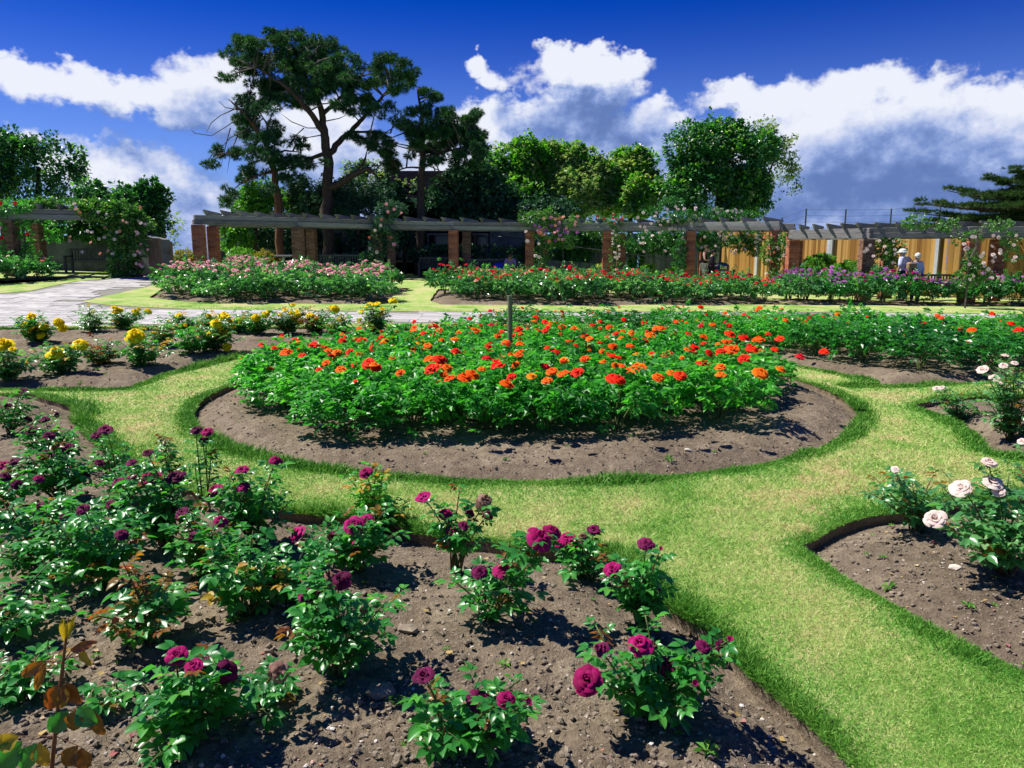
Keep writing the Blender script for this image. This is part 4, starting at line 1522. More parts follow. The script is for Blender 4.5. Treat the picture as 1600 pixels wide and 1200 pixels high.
def board_fence(name, label, pts, top, bw, mat, posts, post_mat, rail=True, gap=.012):
    root = empty(name, (pts[0][0], pts[0][1], tzf(*pts[0])), label, 'fence')
    L = Vector(root.location)
    for i in range(len(pts) - 1):
        a, b_ = Vector(pts[i]), Vector(pts[i + 1])
        d = (b_ - a)
        ln = d.length
        d.normalize()
        n = Vector((-d.y, d.x))
        if n.y > 0: n = -n
        k = int(ln / bw)
        g = Geo()
        rz = math.atan2(d.y, d.x)
        for q in range(k):
            c = a + d * (q + .5) * bw
            zb = tzf(c.x, c.y) + .05
            zt = top[i] + (top[i + 1] - top[i]) * (q / k) + R.uniform(-.012, .012)
            off = n * (.02 if q % 2 else .0)
            M3 = Matrix.Rotation(rz + .14, 3, 'Z')
            g.box(Vector((c.x + off.x, c.y + off.y, (zb + zt) / 2)) - L, (bw * 1.06, .02, zt - zb), rot=M3)
        set_tags(g.obj('boards', mat, root), kind='stuff')
    for (t, px_top, px_bot) in posts:
        # t along polyline
        i = min(int(t), len(pts) - 2)
        f = t - i
        c = Vector(pts[i]).lerp(Vector(pts[i + 1]), f)
        d = Vector(pts[i + 1]) - Vector(pts[i])
        n = Vector((-d.y, d.x)).normalized()
        if n.y > 0: n = -n
        c = c + n * .09
        z0, z1 = tzf(*c), top[i] + (top[i + 1] - top[i]) * f + .03
        Geo().box(Vector((c.x, c.y, (z0 + z1) / 2)) - L, (.13, .11, z1 - z0), rz=math.atan2(d.y, d.x)).obj('fence_post', post_mat, root)
    return root


fp = [pt(1128, 38.5), pt(1300, 33.5), pt(1480, 29.5), pt(1700, 26.5)]
ft = [hz(363, 38.5), hz(360, 33.5), hz(355, 29.5), hz(350, 26.5)]
board_fence('board_fence', 'honey-coloured close-board fence with grey posts on the right', fp, ft, .105, M['fence'],
            [(t, 0, 0) for t in (.36, .98, 1.05 + .0, 1.52, 1.90, 2.35, 2.8)][0:2] + [(t, 0, 0) for t in (1.0 + .0, 1.48, 1.93, 2.4, 2.85)], M['post'])
gp_ = [pt(842, 39), pt(1000, 38.8), pt(1128, 38.4)]
board_fence('grey_fence', 'weathered grey-green board fence behind the middle of the pergola', gp_, [hz(366, 39)] * 3, .15, M['grey_fence'], [(.6, 0, 0), (1.0, 0, 0), (1.6, 0, 0)], M['timber'])


def handrail():
    Y = 35.6
    pts = [D(742, 366, Y + 2), D(825, 374, Y + .8), D(880, 383, Y), D(980, 396, Y), D(1064, 409, Y)]
    root = empty('handrail', (pts[0].x, pts[0].y, tzf(pts[0].x, pts[0].y)), 'thin dark metal handrail sloping down the ramp behind the pergola', 'handrail')
    Geo().tube(rel(root, pts), .028, 6).obj('rail', M['metal'], root)
    for t in (0, 1, 2, 3, 4):
        p = pts[t]
        Geo().tube(rel(root, [p, Vector((p.x, p.y, tzf(p.x, p.y)))]), .022, 5).obj('baluster', M['metal'], root)


handrail()


def net_fence():
    Y = 46
    xs = [(1222, 340), (1260, 326), (1322, 327), (1393, 326), (1470, 322)]
    p0 = D(xs[0][0], 400, Y)
    root = empty('wire_fence', (p0.x, p0.y, tzf(p0.x, p0.y)), 'tall thin wire fence against the sky above the right pergola', 'fence')
    tops = []
    for x, y in xs:
        t = D(x, y, Y)
        tops.append(t)
        Geo().tube(rel(root, [Vector((t.x, t.y, 0)), t]), .045, 6).obj('fence_post', M['metal'], root)
    g = Geo()
    for f in np.linspace(0, .45, 6):
        g.tube(rel(root, [Vector((t.x, t.y, t.z - .04 - f * 4)) for t in tops]), .008, 4, caps=False)
    set_tags(g.obj('wires', M['metal'], root), kind='stuff')


net_fence()


def railings(x0, x1, y0, Y, n, label):
    a, b_ = D(x0, y0, Y), D(x1, y0, Y)
    z0 = tzf(a.x, a.y)
    root = empty('railings', (a.x, a.y, z0), label, 'railings')
    L = Vector(root.location)
    for i in range(n):
        c = a.lerp(b_, i / (n - 1))
        Geo().tube([Vector((c.x, c.y, z0)) - L, c - L], .022, 4).obj('baluster', M['metal_pale'], root)
    Geo().bar(Vector((a.x, a.y, a.z - .15)) - L, Vector((b_.x, b_.y, b_.z - .15)) - L, .04, .04).obj('rail', M['metal_pale'], root)


railings(377, 398, 303, 42, 6, 'pale vertical railings high behind the left end of the pergola')
railings(274, 306, 389, 38, 9, 'pale railings on the cliff edge seen through the path opening')


# ---------------------------------------------------------------- pergolas
def brick_pillar(root, base, top_z, w, mat, seed=0, dark=False):
    """pillar as a part; its bricks are real pieces laid in courses"""
    L = Vector(root.location)
    z0 = tzf(base.x, base.y) - .08
    H = top_z - z0
    core = Geo().box((0, 0, H / 2 - .01), (w - .03, w - .03, H - .02)).obj('brick_pillar', M['mortar'], root)
    core.location = Vector((base.x, base.y, z0)) - L
    core.rotation_euler = (0, 0, random.Random(seed).uniform(-.1, .1))
    r_ = random.Random(seed)
    g = Geo()
    z = 0
    k = 0
    while z < H - .04:
        h = .065
        n = w / 3
        for side in range(4):
            a = side * math.pi / 2
            off = -w / 2 if k % 2 else -w / 2 + 0
            spans = [(0, w * .64), (w * .66, w * .98)] if k % 2 else [(0, w * .31), (w * .33, w * .98)]
            for (s0, s1) in spans:
                c = Vector((-w / 2 + (s0 + s1) / 2 + .005, -w / 2 + .02 + r_.uniform(-.004, .004), z + h / 2))
                M3 = Matrix.Rotation(a, 3, 'Z')
                g.box(M3 @ c, (s1 - s0 - .01, .05, h), rot=M3)
        z += .077
        k += 1
    set_tags(g.obj('bricks', mat, core), kind='stuff')
    return core


def beam_part(root, name, a, b_, w, h, mat):
    L = Vector(root.location)
    return Geo().bar(a - L, b_ - L, w, h).obj(name, mat, root, bevel=.008)


RAFTER = {}


def rafter(root, a, b_, mat, tail=.45):
    """rafter from inner end a to outer end b, with the upturned cut tails"""
    L = Vector(root.location)
    d = b_ - a
    ln = d.length
    key = (round(ln, 1), mat.name)
    if key not in RAFTER:
        ll = round(ln, 1)
        h = .17
        prof = [(-tail, h), (-tail, h - .05), (-tail * .75, h - .075), (-tail * .4, .035), (-tail * .1, 0), (ll + tail * .1, 0), (ll + tail * .4, .035), (ll + tail * .75, h - .075), (ll + tail, h - .05), (ll + tail, h)]
        RAFTER[key] = Geo().prism(prof, -.03, .03).mesh('rafter', mat)
    o = link('rafter', RAFTER[key], root, a - L)
    o.rotation_euler = (0, R.uniform(-.006, .006), math.atan2(d.y, d.x) + R.uniform(-.03, .03))
    return o


def pergola(name, label, front, out, zb, zt, rafters_n, mats, rear_every=True, low=False):
    """front: list of (x px, Y); out: outward offset vectors to the rear row"""
    F = [Vector((*pt(x, Y), 0)) for x, Y in front]
    Rr = [f + Vector((o[0], o[1], 0)) for f, o in zip(F, out)]
    root = empty(name, (F[0].x, F[0].y, tzf(F[0].x, F[0].y)), label, 'pergola')
    for i in range(len(F) - 1):
        mt = mats[i % len(mats)]
        for row, (A, B_) in enumerate(((F[i], F[i + 1]), (Rr[i], Rr[i + 1]))):
            e = (B_ - A).normalized() * .18
            dz_ = .012 * (i % 2)
            a = Vector((A.x, A.y, zb[i] + .09 + dz_)) - e
            b_ = Vector((B_.x, B_.y, zb[i + 1] + .09 + dz_)) + e
            beam_part(root, 'beam', a, b_, .20 + .004 * (i % 2), .17, mt)
            a2 = Vector((A.x, A.y, zb[i] + .265 + dz_)) - e * .8
            b2 = Vector((B_.x, B_.y, zb[i + 1] + .265 + dz_)) + e * .8
            beam_part(root, 'upper_beam', a2 + Vector((0, .02, 0)), b2 + Vector((0, .02, 0)), .16 + .003 * (i % 2), .165, mats[(i + 1) % len(mats)])
        n = rafters_n[i]
        for k in range(n):
            t = (k + .5) / n
            a = F[i].lerp(F[i + 1], t)
            b_ = Rr[i].lerp(Rr[i + 1], t)
            z = zb[i] + (zb[i + 1] - zb[i]) * t + .362
            rafter(root, Vector((a.x, a.y, z)), Vector((b_.x, b_.y, z)), M['timber'] if R.random() < .5 else M['timber_pale'])
    return root, F, Rr


main_front = [(313, 28.6), (467, 31.2), (591, 33), (709, 34), (828, 34.4), (949, 34.1), (1077, 33), (1210, 31)]
outv = [(-.4 + (x - 313) / 764 * 1.6, 2.4) for x, _ in main_front]
zb = [hz(351, 28.6), hz(354, 31.2), hz(357.5, 33), hz(359.5, 34), hz(361, 34.4), hz(361, 34.1), hz(360.5, 33), hz(360, 31)]
per, F, Rr = pergola('pergola', 'long curving grey timber pergola on brick pillars across the back', main_front, outv, zb, None, [6, 5, 4, 4, 4, 4, 4], [M['timber'], M['timber_pale']])
for i, (f, r_) in enumerate(zip(F, Rr)):
    brick_pillar(per, f, zb[i], .40, M['brick_dark'] if i in (1, 2) else M['brick'], i)
    brick_pillar(per, r_, zb[i], .38, M['brick_dark'] if i in (1, 2, 3) else M['brick'], 20 + i)

right_front = [(1238, 29.6), (1353, 26.4), (1516, 25.3), (1700, 24.6)]
outr = [(1.0, 2.3), (1.6, 1.75), (2.0, 1.8), (2.2, 1.6)]
zr = [hz(373.5, 29.6), hz(373, 26.4), hz(371.5, 25.3), hz(370, 24.6)]
per2, F2, R2 = pergola('lower_pergola', 'lower timber pergola on brick pillars at the right before the board fence', right_front, outr, zr, None, [5, 5, 5], [M['timber'], M['timber']])
pil = None
for i, (f, r_) in enumerate(zip(F2, R2)):
    q = brick_pillar(per2, f, zr[i], .40, M['brick'] if i != 1 else M['brick_dark'], 40 + i)
    if i == 0: pil = q
    brick_pillar(per2, r_, zr[i], .38, M['brick'], 60 + i)
# chalk scribble on the first of those pillars
g = Geo()
for st in ([(-.06, 1.20), (-.02, 1.26), (.02, 1.22), (-.01, 1.12), (-.05, 1.05)], [(.03, 1.24), (.05, 1.2)], [(-.02, 1.02), (.0, .92), (.06, .94)], [(.05, 1.04), (.03, .88)], [(.11, 1.0), (.09, .9), (.13, .88), (.14, .93), (.10, .94)]):
    g.tube([(x, -.205, z) for x, z in st], .008, 4)
o = g.obj('chalk_scribble', M['chalk'], pil)

left_front = [(-130, 24.6), (20, 26.0), (208, 27.4)]
outl = [(-1.8, 1.9), (-1.1, 3.2), (-.9, 2.4)]
zl = [hz(340, 24.6), hz(343, 26.0), hz(346, 27.4)]
per3, F3, R3 = pergola('left_pergola', 'separate timber pergola on dark brick pillars at the left edge', left_front, outl, zl, None, [4, 6], [M['timber'], M['timber_pale']])
for i, (f, r_) in enumerate(zip(F3, R3)):
    brick_pillar(per3, f, zl[i], .40, M['brick_dark'], 80 + i)
    if i: brick_pillar(per3, Vector((*pt(62 if i == 1 else 216, 28.2 if i == 1 else 29.3), 0)), zl[i] - .02, .36, M['brick_dark'], 90 + i)


# ---------------------------------------------------------------- benches, bins, lectern, stake
def bench(x, Y, w, mat, label, rz=0, y_seat=None):
    q = pt(x, Y)
    root = empty('bench', (q[0], q[1], tzf(*q)), label, 'bench', rz=rz)
    g = Geo()
    for k in range(4):
        g.box((0, -.18 + k * .12, .44), (w, .095, .03))
    g.obj('seat', mat, root)
    g = Geo().box((0, .27, .90), (w, .05, .07)).box((0, .27, .52), (w, .04, .05))
    n = int(w / .11)
    for k in range(n):
        g.box((-w / 2 + .08 + k * (w - .16) / (n - 1), .27, .71), (.05, .02, .32))
    g.obj('backrest', mat, root)
    for sx in (-1, 1):
        Geo().box((sx * (w / 2 - .05), -.2, .31), (.07, .07, .62)).obj('leg', mat, root)
        Geo().box((sx * (w / 2 - .05), .27, .45), (.07, .06, .96)).obj('leg', mat, root)
        Geo().box((sx * (w / 2 - .05), .02, .64), (.09, .56, .04)).obj('armrest', mat, root)
    return root


bench(139, 29.0, 1.70, M['bench_dark'], 'dark blue-black slatted bench against the stained wall at the far left')
bench(530, 34.4, 1.9, M['bench'], 'grey slatted bench under the pergola left of the ivy pillar')
bench(682, 35.6, 1.7, M['bench_dark'], 'dark slatted bench under the pergola behind the slim pine trunk')
bench(770, 35.6, 2.4, M['bench'], 'grey slatted bench that the purple clad person sits on')
bench(1475, 27.4, 1.9, M['bench'], 'grey slatted bench right of the couple before the board fence')
bench(1305, 30, 1.4, M['bench'], 'grey bench between the first two pillars of the lower pergola')


def litter_bin(x, Y, h, r_, mat, label, emblem=True):
    q = pt(x, Y)
    root = empty('litter_bin', (q[0], q[1], tzf(*q)), label, 'bin')
    Geo().lathe([(r_ * .9, 0), (r_ * .95, .05), (r_, h * .66), (r_ * .98, h * .67)], n=16).obj('body', mat, root, smooth=False)
    Geo().lathe([(r_ * 1.06, h * .67), (r_ * 1.08, h * .70), (r_ * 1.08, h * .86), (r_ * .98, h * .90), (r_ * .55, h * .97), (r_ * .1, h)], n=16).obj('hood', mat, root)
    g = Geo()
    g.box((0, -r_ * 1.07, h * .79), (r_ * .9, .03, h * .10))
    g.obj('opening', M['gold'] if emblem else M['roof_dark'], root, bevel=.01)
    if emblem:
        Geo().lathe([(r_ * 1.075, h * .655), (r_ * 1.085, h * .66), (r_ * 1.075, h * .668)], n=16).obj('trim_band', M['gold'], root)
        g2 = Geo()
        for k in (-1, 0, 1):
            g2.box((k * .07, -r_ * 1.07 - .018, h * .79), (.035, .012, .035))
        g2.obj('emblem', M['bin_blue'], root)


litter_bin(1128, 32.6, 1.12, .31, M['bin_blue'], 'dark blue litter bin with a yellow plate beside the two standing people')
litter_bin(343, 31.6, 1.0, .22, M['bin_black'], 'black litter bin behind the leftmost pillars of the long pergola', False)


def lectern():
    q = D(443, 400, 33.4)
    z0 = tzf(q.x, q.y)
    root = empty('information_lectern', (q.x, q.y, z0), 'small grey display board on a post under the pergola', 'display board')
    z1 = hz(401, 33.4) - z0
    Geo().box((0, 0, z1 / 2), (.10, .10, z1)).obj('post', M['metal_pale'], root)
    Geo().box((0, 0, z1 + .03), (.80, .5, .04), rot=Matrix.Rotation(.12, 3, 'X')).obj('board', M['metal'], root)


lectern()


def stake(x, ytop, X_, Y_, label, w=.028, mat='stake', lean=0):
    z0 = tzf(X_, Y_)
    d = px_dir(x, ytop)
    z1 = CAM_H + d.z * Y_ / d.y
    root = empty('wooden_stake', (X_, Y_, z0), label, 'stake')
    Geo().tube([(0, 0, -.05), (lean * .5, 0, (z1 - z0) / 2), (lean, 0, z1 - z0)], w, 8).obj('post', M[mat], root)
    Geo().lathe([(w * 1.15, (z1 - z0) * .42), (w * 1.25, (z1 - z0) * .43), (w * 1.15, (z1 - z0) * .46)], n=8).obj('tie', M['bin_black'], root)


c_ = D(797, 560, 8.75)
stake(795, 462, c_.x - .0, 8.75, 'greenish wooden stake standing in the middle of the round bed')
c_ = D(609, 440, 31.5)
stake(608, 405, c_.x, 31.5, 'thin pale stake standing at the back of the pink rose bed', .05)

# ---------------------------------------------------------------- people
def person(label, X_, Y_, rz, H, joints, cloth, hair, extra=None):
    """joints in metres for a 1.75 m body facing -y; body is one skinned surface, clothes are skinned shells"""
    z0 = tzf(X_, Y_)
    root = empty('person', (X_, Y_, z0), label, 'person', rz=rz)
    s = H / 1.75
    J = dict(pelvis=(0, 0, .95), waist=(0, 0, 1.08), chest=(0, 0, 1.30), neck=(0, 0, 1.47), chin=(0, -.02, 1.54), head=(0, -.015, 1.64), top=(0, 0, 1.72),
             shL=(.17, 0, 1.42), elL=(.23, .02, 1.15), wrL=(.24, -.08, .92), haL=(.24, -.11, .84), shR=(-.17, 0, 1.42), elR=(-.23, .02, 1.15), wrR=(-.24, -.08, .92), haR=(-.24, -.11, .84),
             hiL=(.09, 0, .90), knL=(.10, -.02, .50), anL=(.10, .02, .09), toL=(.11, -.14, .03), hiR=(-.09, 0, .90), knR=(-.10, -.02, .50), anR=(-.10, .02, .09), toR=(-.11, -.14, .03))
    J.update(joints)
    RAD = dict(pelvis=.135, waist=.12, chest=.145, neck=.055, chin=.075, head=.095, top=.06, sh=.065, el=.042, wr=.03, ha=.04, hi=.095, kn=.06, an=.042, to=.035)

    def skin(name, keys, edges, fat, mat, parent):
        me = bpy.data.meshes.new(name)
        idx = {k: i for i, k in enumerate(keys)}
        me.from_pydata([tuple(Vector(J[k]) * s) for k in keys], [(idx[a], idx[b_]) for a, b_ in edges], [])
        o = link(name, me, parent)
        bm = bmesh.new()
        bm.from_mesh(me)
        lay = bm.verts.layers.skin.verify()
        for i, v in enumerate(bm.verts):
            k = keys[i]
            r0 = RAD.get(k, RAD.get(k[:2], .05)) * s
            a = 1.25 if k in ('chest', 'pelvis', 'waist') else 1
            v[lay].radius = ((r0 + fat) * a, (r0 + fat) * .85) if a > 1 else (r0 + fat, r0 + fat)
            v[lay].use_root = i == 0
        bm.to_mesh(me)
        bm.free()
        o.modifiers.new('skin', 'SKIN')
        sb = o.modifiers.new('smooth', 'SUBSURF')
        sb.levels = sb.render_levels = 1
        me.materials.append(mat)
        return o
    keys = list(J)
    ed = [('pelvis', 'waist'), ('waist', 'chest'), ('chest', 'neck'), ('neck', 'chin'), ('chin', 'head'), ('head', 'top'), ('chest', 'shL'), ('shL', 'elL'), ('elL', 'wrL'), ('wrL', 'haL'),
          ('chest', 'shR'), ('shR', 'elR'), ('elR', 'wrR'), ('wrR', 'haR'), ('pelvis', 'hiL'), ('hiL', 'knL'), ('knL', 'anL'), ('anL', 'toL'), ('pelvis', 'hiR'), ('hiR', 'knR'), ('knR', 'anR'), ('anR', 'toR')]
    SK = flat_mat('skin', (.46, .26, .19), .6)
    body = skin('body', keys, ed, 0, SK, root)
    # face: nose, brows and ears
    hd = Vector(J['head']) * s
    g = Geo()
    g.lathe([(.012, 0), (.016, .01), (.006, .04)], (hd.x, hd.y - .10 * s, hd.z - .03), 6)
    for sx in (-1, 1):
        g.box((hd.x + sx * .095 * s, hd.y + .01, hd.z - .01), (.02, .04, .06))
        g.box((hd.x + sx * .035, hd.y - .093 * s, hd.z + .015), (.022, .012, .01))
    g.box((hd.x, hd.y - .092 * s, hd.z - .06), (.045, .01, .01))
    g.obj('face', SK, root, bevel=.003)
    sleeves = cloth.get('sleeve', 'el')
    tk = ['chest', 'waist', 'pelvis', 'shL', 'shR']
    te = [('chest', 'waist'), ('waist', 'pelvis'), ('chest', 'shL'), ('chest', 'shR')]
    if sleeves != 'none':
        tk += ['elL', 'elR']; te += [('shL', 'elL'), ('shR', 'elR')]
    if sleeves == 'long':
        tk += ['wrL', 'wrR']; te += [('elL', 'wrL'), ('elR', 'wrR')]
    skin('shirt', tk, te, .022, flat_mat('shirt_cloth', cloth['top'], .85, 0, .1), root)
    J['hip0'] = tuple(Vector(J['pelvis']) - Vector((0, 0, .02)))
    RAD['hip0'] = .14
    skin('trousers', ['hip0', 'hiL', 'knL', 'anL', 'hiR', 'knR', 'anR'], [('hip0', 'hiL'), ('hiL', 'knL'), ('knL', 'anL'), ('hip0', 'hiR'), ('hiR', 'knR'), ('knR', 'anR')], .018, flat_mat('trouser_cloth', cloth['legs'], .85, 0, .1), root)
    for k in ('L', 'R'):
        a, b_ = Vector(J['an' + k]) * s, Vector(J['to' + k]) * s
        Geo().box(((a.x + b_.x) / 2, (a.y + b_.y) / 2 + .0, min(a.z, b_.z)), (.09, .27, .08)).obj('shoe', M['bin_black'], root, bevel=.015)
    bm = bmesh.new()
    bmesh.ops.create_icosphere(bm, subdivisions=2, radius=1)
    for v in bm.verts:
        v.co = Vector((v.co.x * .108, v.co.y * .118, v.co.z * .12)) * s
        if v.co.z < -.01 and v.co.y < .03: v.co *= .8
        v.co += hd + Vector((0, .018, .025))
    me = bpy.data.meshes.new('hair')
    bm.to_mesh(me); bm.free()
    me.materials.append(flat_mat('hair_strands', hair, .8, 0, .2))
    link('hair', me, root)
    if extra: extra(root, hd, s)
    return root


q = pt(1101, 32.2)
person('man in black vest and pale trousers standing by the blue bin', q[0], q[1], 1.2, 1.80,
       dict(chin=(0, -.06, 1.53), head=(0, -.07, 1.62), top=(0, -.06, 1.70), elL=(.27, -.05, 1.16), wrL=(.16, -.26, 1.15), haL=(.10, -.32, 1.16), elR=(-.27, -.05, 1.16), wrR=(-.14, -.26, 1.15), haR=(-.08, -.32, 1.16)),
       dict(top=(.015, .013, .022), legs=(.42, .38, .38), sleeve='none'), (.07, .045, .03))
q = pt(1112.5, 31.9)
person('person dressed all in black standing between the man in the vest and the bin', q[0], q[1], 1.5, 1.62,
       dict(chin=(0, -.06, 1.53), head=(0, -.07, 1.62), top=(0, -.06, 1.70), wrL=(.16, -.2, 1.1), haL=(.12, -.26, 1.12), wrR=(-.16, -.2, 1.1), haR=(-.12, -.26, 1.12)),
       dict(top=(.018, .014, .028), legs=(.014, .012, .02), sleeve='long'), (.012, .01, .014))


def cap_and_pack(root, hd, s):
    Geo().lathe([(.125, .02), (.128, .05), (.115, .10), (.07, .14), (.01, .15)], (hd.x, hd.y + .01, hd.z), 14).obj('sun_hat', flat_mat('pale_hat', (.62, .66, .62), .9), root)
    Geo().lathe([(.19, .015), (.19, .03), (.12, .045)], (hd.x, hd.y + .0, hd.z), 14).obj('hat_brim', flat_mat('pale_brim', (.60, .64, .60), .9), root)
    b = Geo()
    b.box((-.02, .26, 1.12), (.36, .20, .42))
    p = b.obj('backpack', flat_mat('tan_canvas', (.30, .19, .10), .9), root, bevel=.05)
    Geo().box((-.02, .375, 1.03), (.30, .05, .20)).obj('pack_pocket', flat_mat('brown_canvas', (.10, .055, .035), .9), root, bevel=.02)
    for sx in (-1, 1):
        Geo().tube([(sx * .10 - .02, .24, 1.33), (sx * .11, .10, 1.47), (sx * .12, -.11, 1.42), (sx * .13, -.15, 1.2), (sx * .15, .1, 1.0)], .018, 5).obj('strap', flat_mat('navy_strap', (.02, .03, .08), .8), root)


q = pt(1414, 25.6)
person('man in pale hat and white shirt with a tan backpack walking away', q[0], q[1], math.pi + .45, 1.78,
       dict(chin=(0, -.09, 1.52), head=(.0, -.10, 1.60), top=(0, -.09, 1.68), chest=(0, -.05, 1.30), neck=(0, -.06, 1.46)), dict(top=(.62, .64, .86), legs=(.012, .014, .035), sleeve='el'), (.30, .28, .27), cap_and_pack)


def handbag(root, hd, s):
    Geo().box((.30, .02, .92), (.10, .24, .30)).obj('handbag', flat_mat('black_bag', (.01, .01, .02), .5), root, bevel=.03)
    Geo().tube([(.30, -.05, 1.06), (.22, -.03, 1.40), (.30, .09, 1.06)], .012, 5).obj('bag_strap', flat_mat('black_strap', (.01, .01, .02), .5), root)


q = pt(1434, 25.5)
person('white haired woman in pale blue top and blue trousers beside the man with the backpack', q[0], q[1], math.pi + .1, 1.62,
       dict(), dict(top=(.50, .56, .84), legs=(.015, .04, .22), sleeve='long'), (.62, .62, .60), handbag)


def bluebag(root, hd, s):
    g = Geo()
    g.lathe([(.10, 0), (.24, .05), (.30, .18), (.22, .32), (.05, .36)], (-.48, -.08, .44), 12)
    g.obj('blue_jacket', flat_mat('bright_blue_cloth', (.02, .03, .55), .8), root)


q = pt(797, 35.35)
person('seated person in a lilac top bending over beside a bright blue jacket', q[0], q[1], 0, 1.66,
       dict(pelvis=(0, .0, .55), waist=(0, -.05, .68), chest=(0, -.17, .88), neck=(0, -.25, 1.02), chin=(0, -.31, 1.05), head=(0, -.34, 1.13), top=(0, -.32, 1.22),
            shL=(.19, -.20, .98), elL=(.26, -.30, .74), wrL=(.14, -.46, .64), haL=(.08, -.50, .62), shR=(-.19, -.20, .98), elR=(-.26, -.30, .74), wrR=(-.14, -.46, .64), haR=(-.08, -.50, .62),
            hiL=(.10, -.05, .52), knL=(.13, -.48, .54), anL=(.12, -.45, .10), toL=(.12, -.60, .04), hiR=(-.10, -.05, .52), knR=(-.13, -.48, .54), anR=(-.12, -.45, .10), toR=(-.12, -.60, .04)),
       dict(top=(.34, .22, .52), legs=(.012, .012, .03), sleeve='long'), (.10, .06, .04), bluebag)


# ---------------------------------------------------------------- roses: blooms and leaves
def bloom_geo(layers, seed, openness=1.0, res=(4, 4), droop=0.0, ragged=0.0):
    """rose flower, radius 1, stalk end at the origin, opening along +z"""
    r_ = random.Random(seed)
    V, F = [], []
    L = len(layers)
    nu, nv = res
    for i, n in enumerate(layers):
        t = i / max(1, L - 1)
        rb = .04 + .14 * t
        rt = (.16 + .84 * t ** .85) * (.55 + .45 * openness)
        zt = (.92 - .50 * t * openness)
        ph = r_.random() * 6.28
        for k in range(n):
            th = ph + 2 * math.pi * k / n + r_.uniform(-.18, .18)
            half = math.pi / n * 1.42
            tilt = r_.uniform(-.08, .10)
            rr = rt * r_.uniform(.86, 1.08)
            zz = zt * r_.uniform(.88, 1.08) - droop * t * .7
            o = len(V)
            for a in range(nv + 1):
                v = a / nv
                wid = (math.sin(math.pi * (.12 + .66 * v)) ** .7)
                for b_ in range(nu + 1):
                    u = b_ / nu * 2 - 1
                    ang = th + u * half * wid
                    rho = rb + (rr - rb) * (v ** 1.25) + .05 * u * tilt
                    curl = max(0, v - .72) * (.55 + .9 * t) * openness
                    rho2 = rho + curl * .22 - .06 * abs(u) ** 2 * v
                    z = zz * math.sin(min(1.0, v * 1.05) * math.pi / 2) - curl * .55 - .10 * u * u * v
                    if ragged:
                        rho2 += r_.uniform(-1, 1) * ragged * v
                        z += r_.uniform(-1, 1) * ragged * v
                    V.append((rho2 * math.cos(ang), rho2 * math.sin(ang), z + .10))
            for a in range(nv):
                for b_ in range(nu):
                    q = o + a * (nu + 1) + b_
                    F.append((q, q + 1, q + nu + 2, q + nu + 1))
    return V, F


def calyx_geo():
    g = Geo()
    g.lathe([(.05, -.16), (.16, -.08), (.20, .06), (.16, .16)], n=8)
    for k in range(5):
        a = 2 * math.pi * k / 5
        c, s_ = math.cos(a), math.sin(a)
        g.add([(.16 * c - .08 * s_, .16 * s_ + .08 * c, .02), (.16 * c + .08 * s_, .16 * s_ - .08 * c, .02), (.55 * c, .55 * s_, -.12 + .1 * (k % 2))], [(0, 1, 2)])
    return g


def bloom_mesh(name, shape, mat, seed):
    if shape == 'full':
        V, F = bloom_geo([3, 4, 5, 6, 7], seed, .92)
    elif shape == 'cup':
        V, F = bloom_geo([3, 4, 5, 6], seed, .62)
    elif shape == 'open':
        V, F = bloom_geo([3, 5, 6, 6], seed, 1.15, droop=.25)
    elif shape == 'wilt':
        V, F = bloom_geo([3, 4, 5, 5], seed, .9, droop=.8, ragged=.11)
    elif shape == 'bud':
        V, F = bloom_geo([2, 3], seed, .2, (3, 3))
    elif shape == 'mid':
        V, F = bloom_geo([3, 4, 5, 6], seed, .95, (2, 3))
    else:
        V, F = bloom_geo([3, 4, 5], seed, .95, (2, 2))
    g = Geo().add(V, F, 0)
    if shape != 'far':
        cg = calyx_geo()
        g.add(cg.v, cg.f, 1)
    return g.mesh(name, [M[mat], M['calyx']], smooth=True)


_bc = {}


def get_bloom(shape, mat, k):
    key = (shape, mat, k)
    if key not in _bc:
        _bc[key] = bloom_mesh('rose_bloom', shape, mat, hash((shape, k)) % 97 + k * 13 if False else sum(map(ord, shape)) + k * 13)
    return _bc[key]


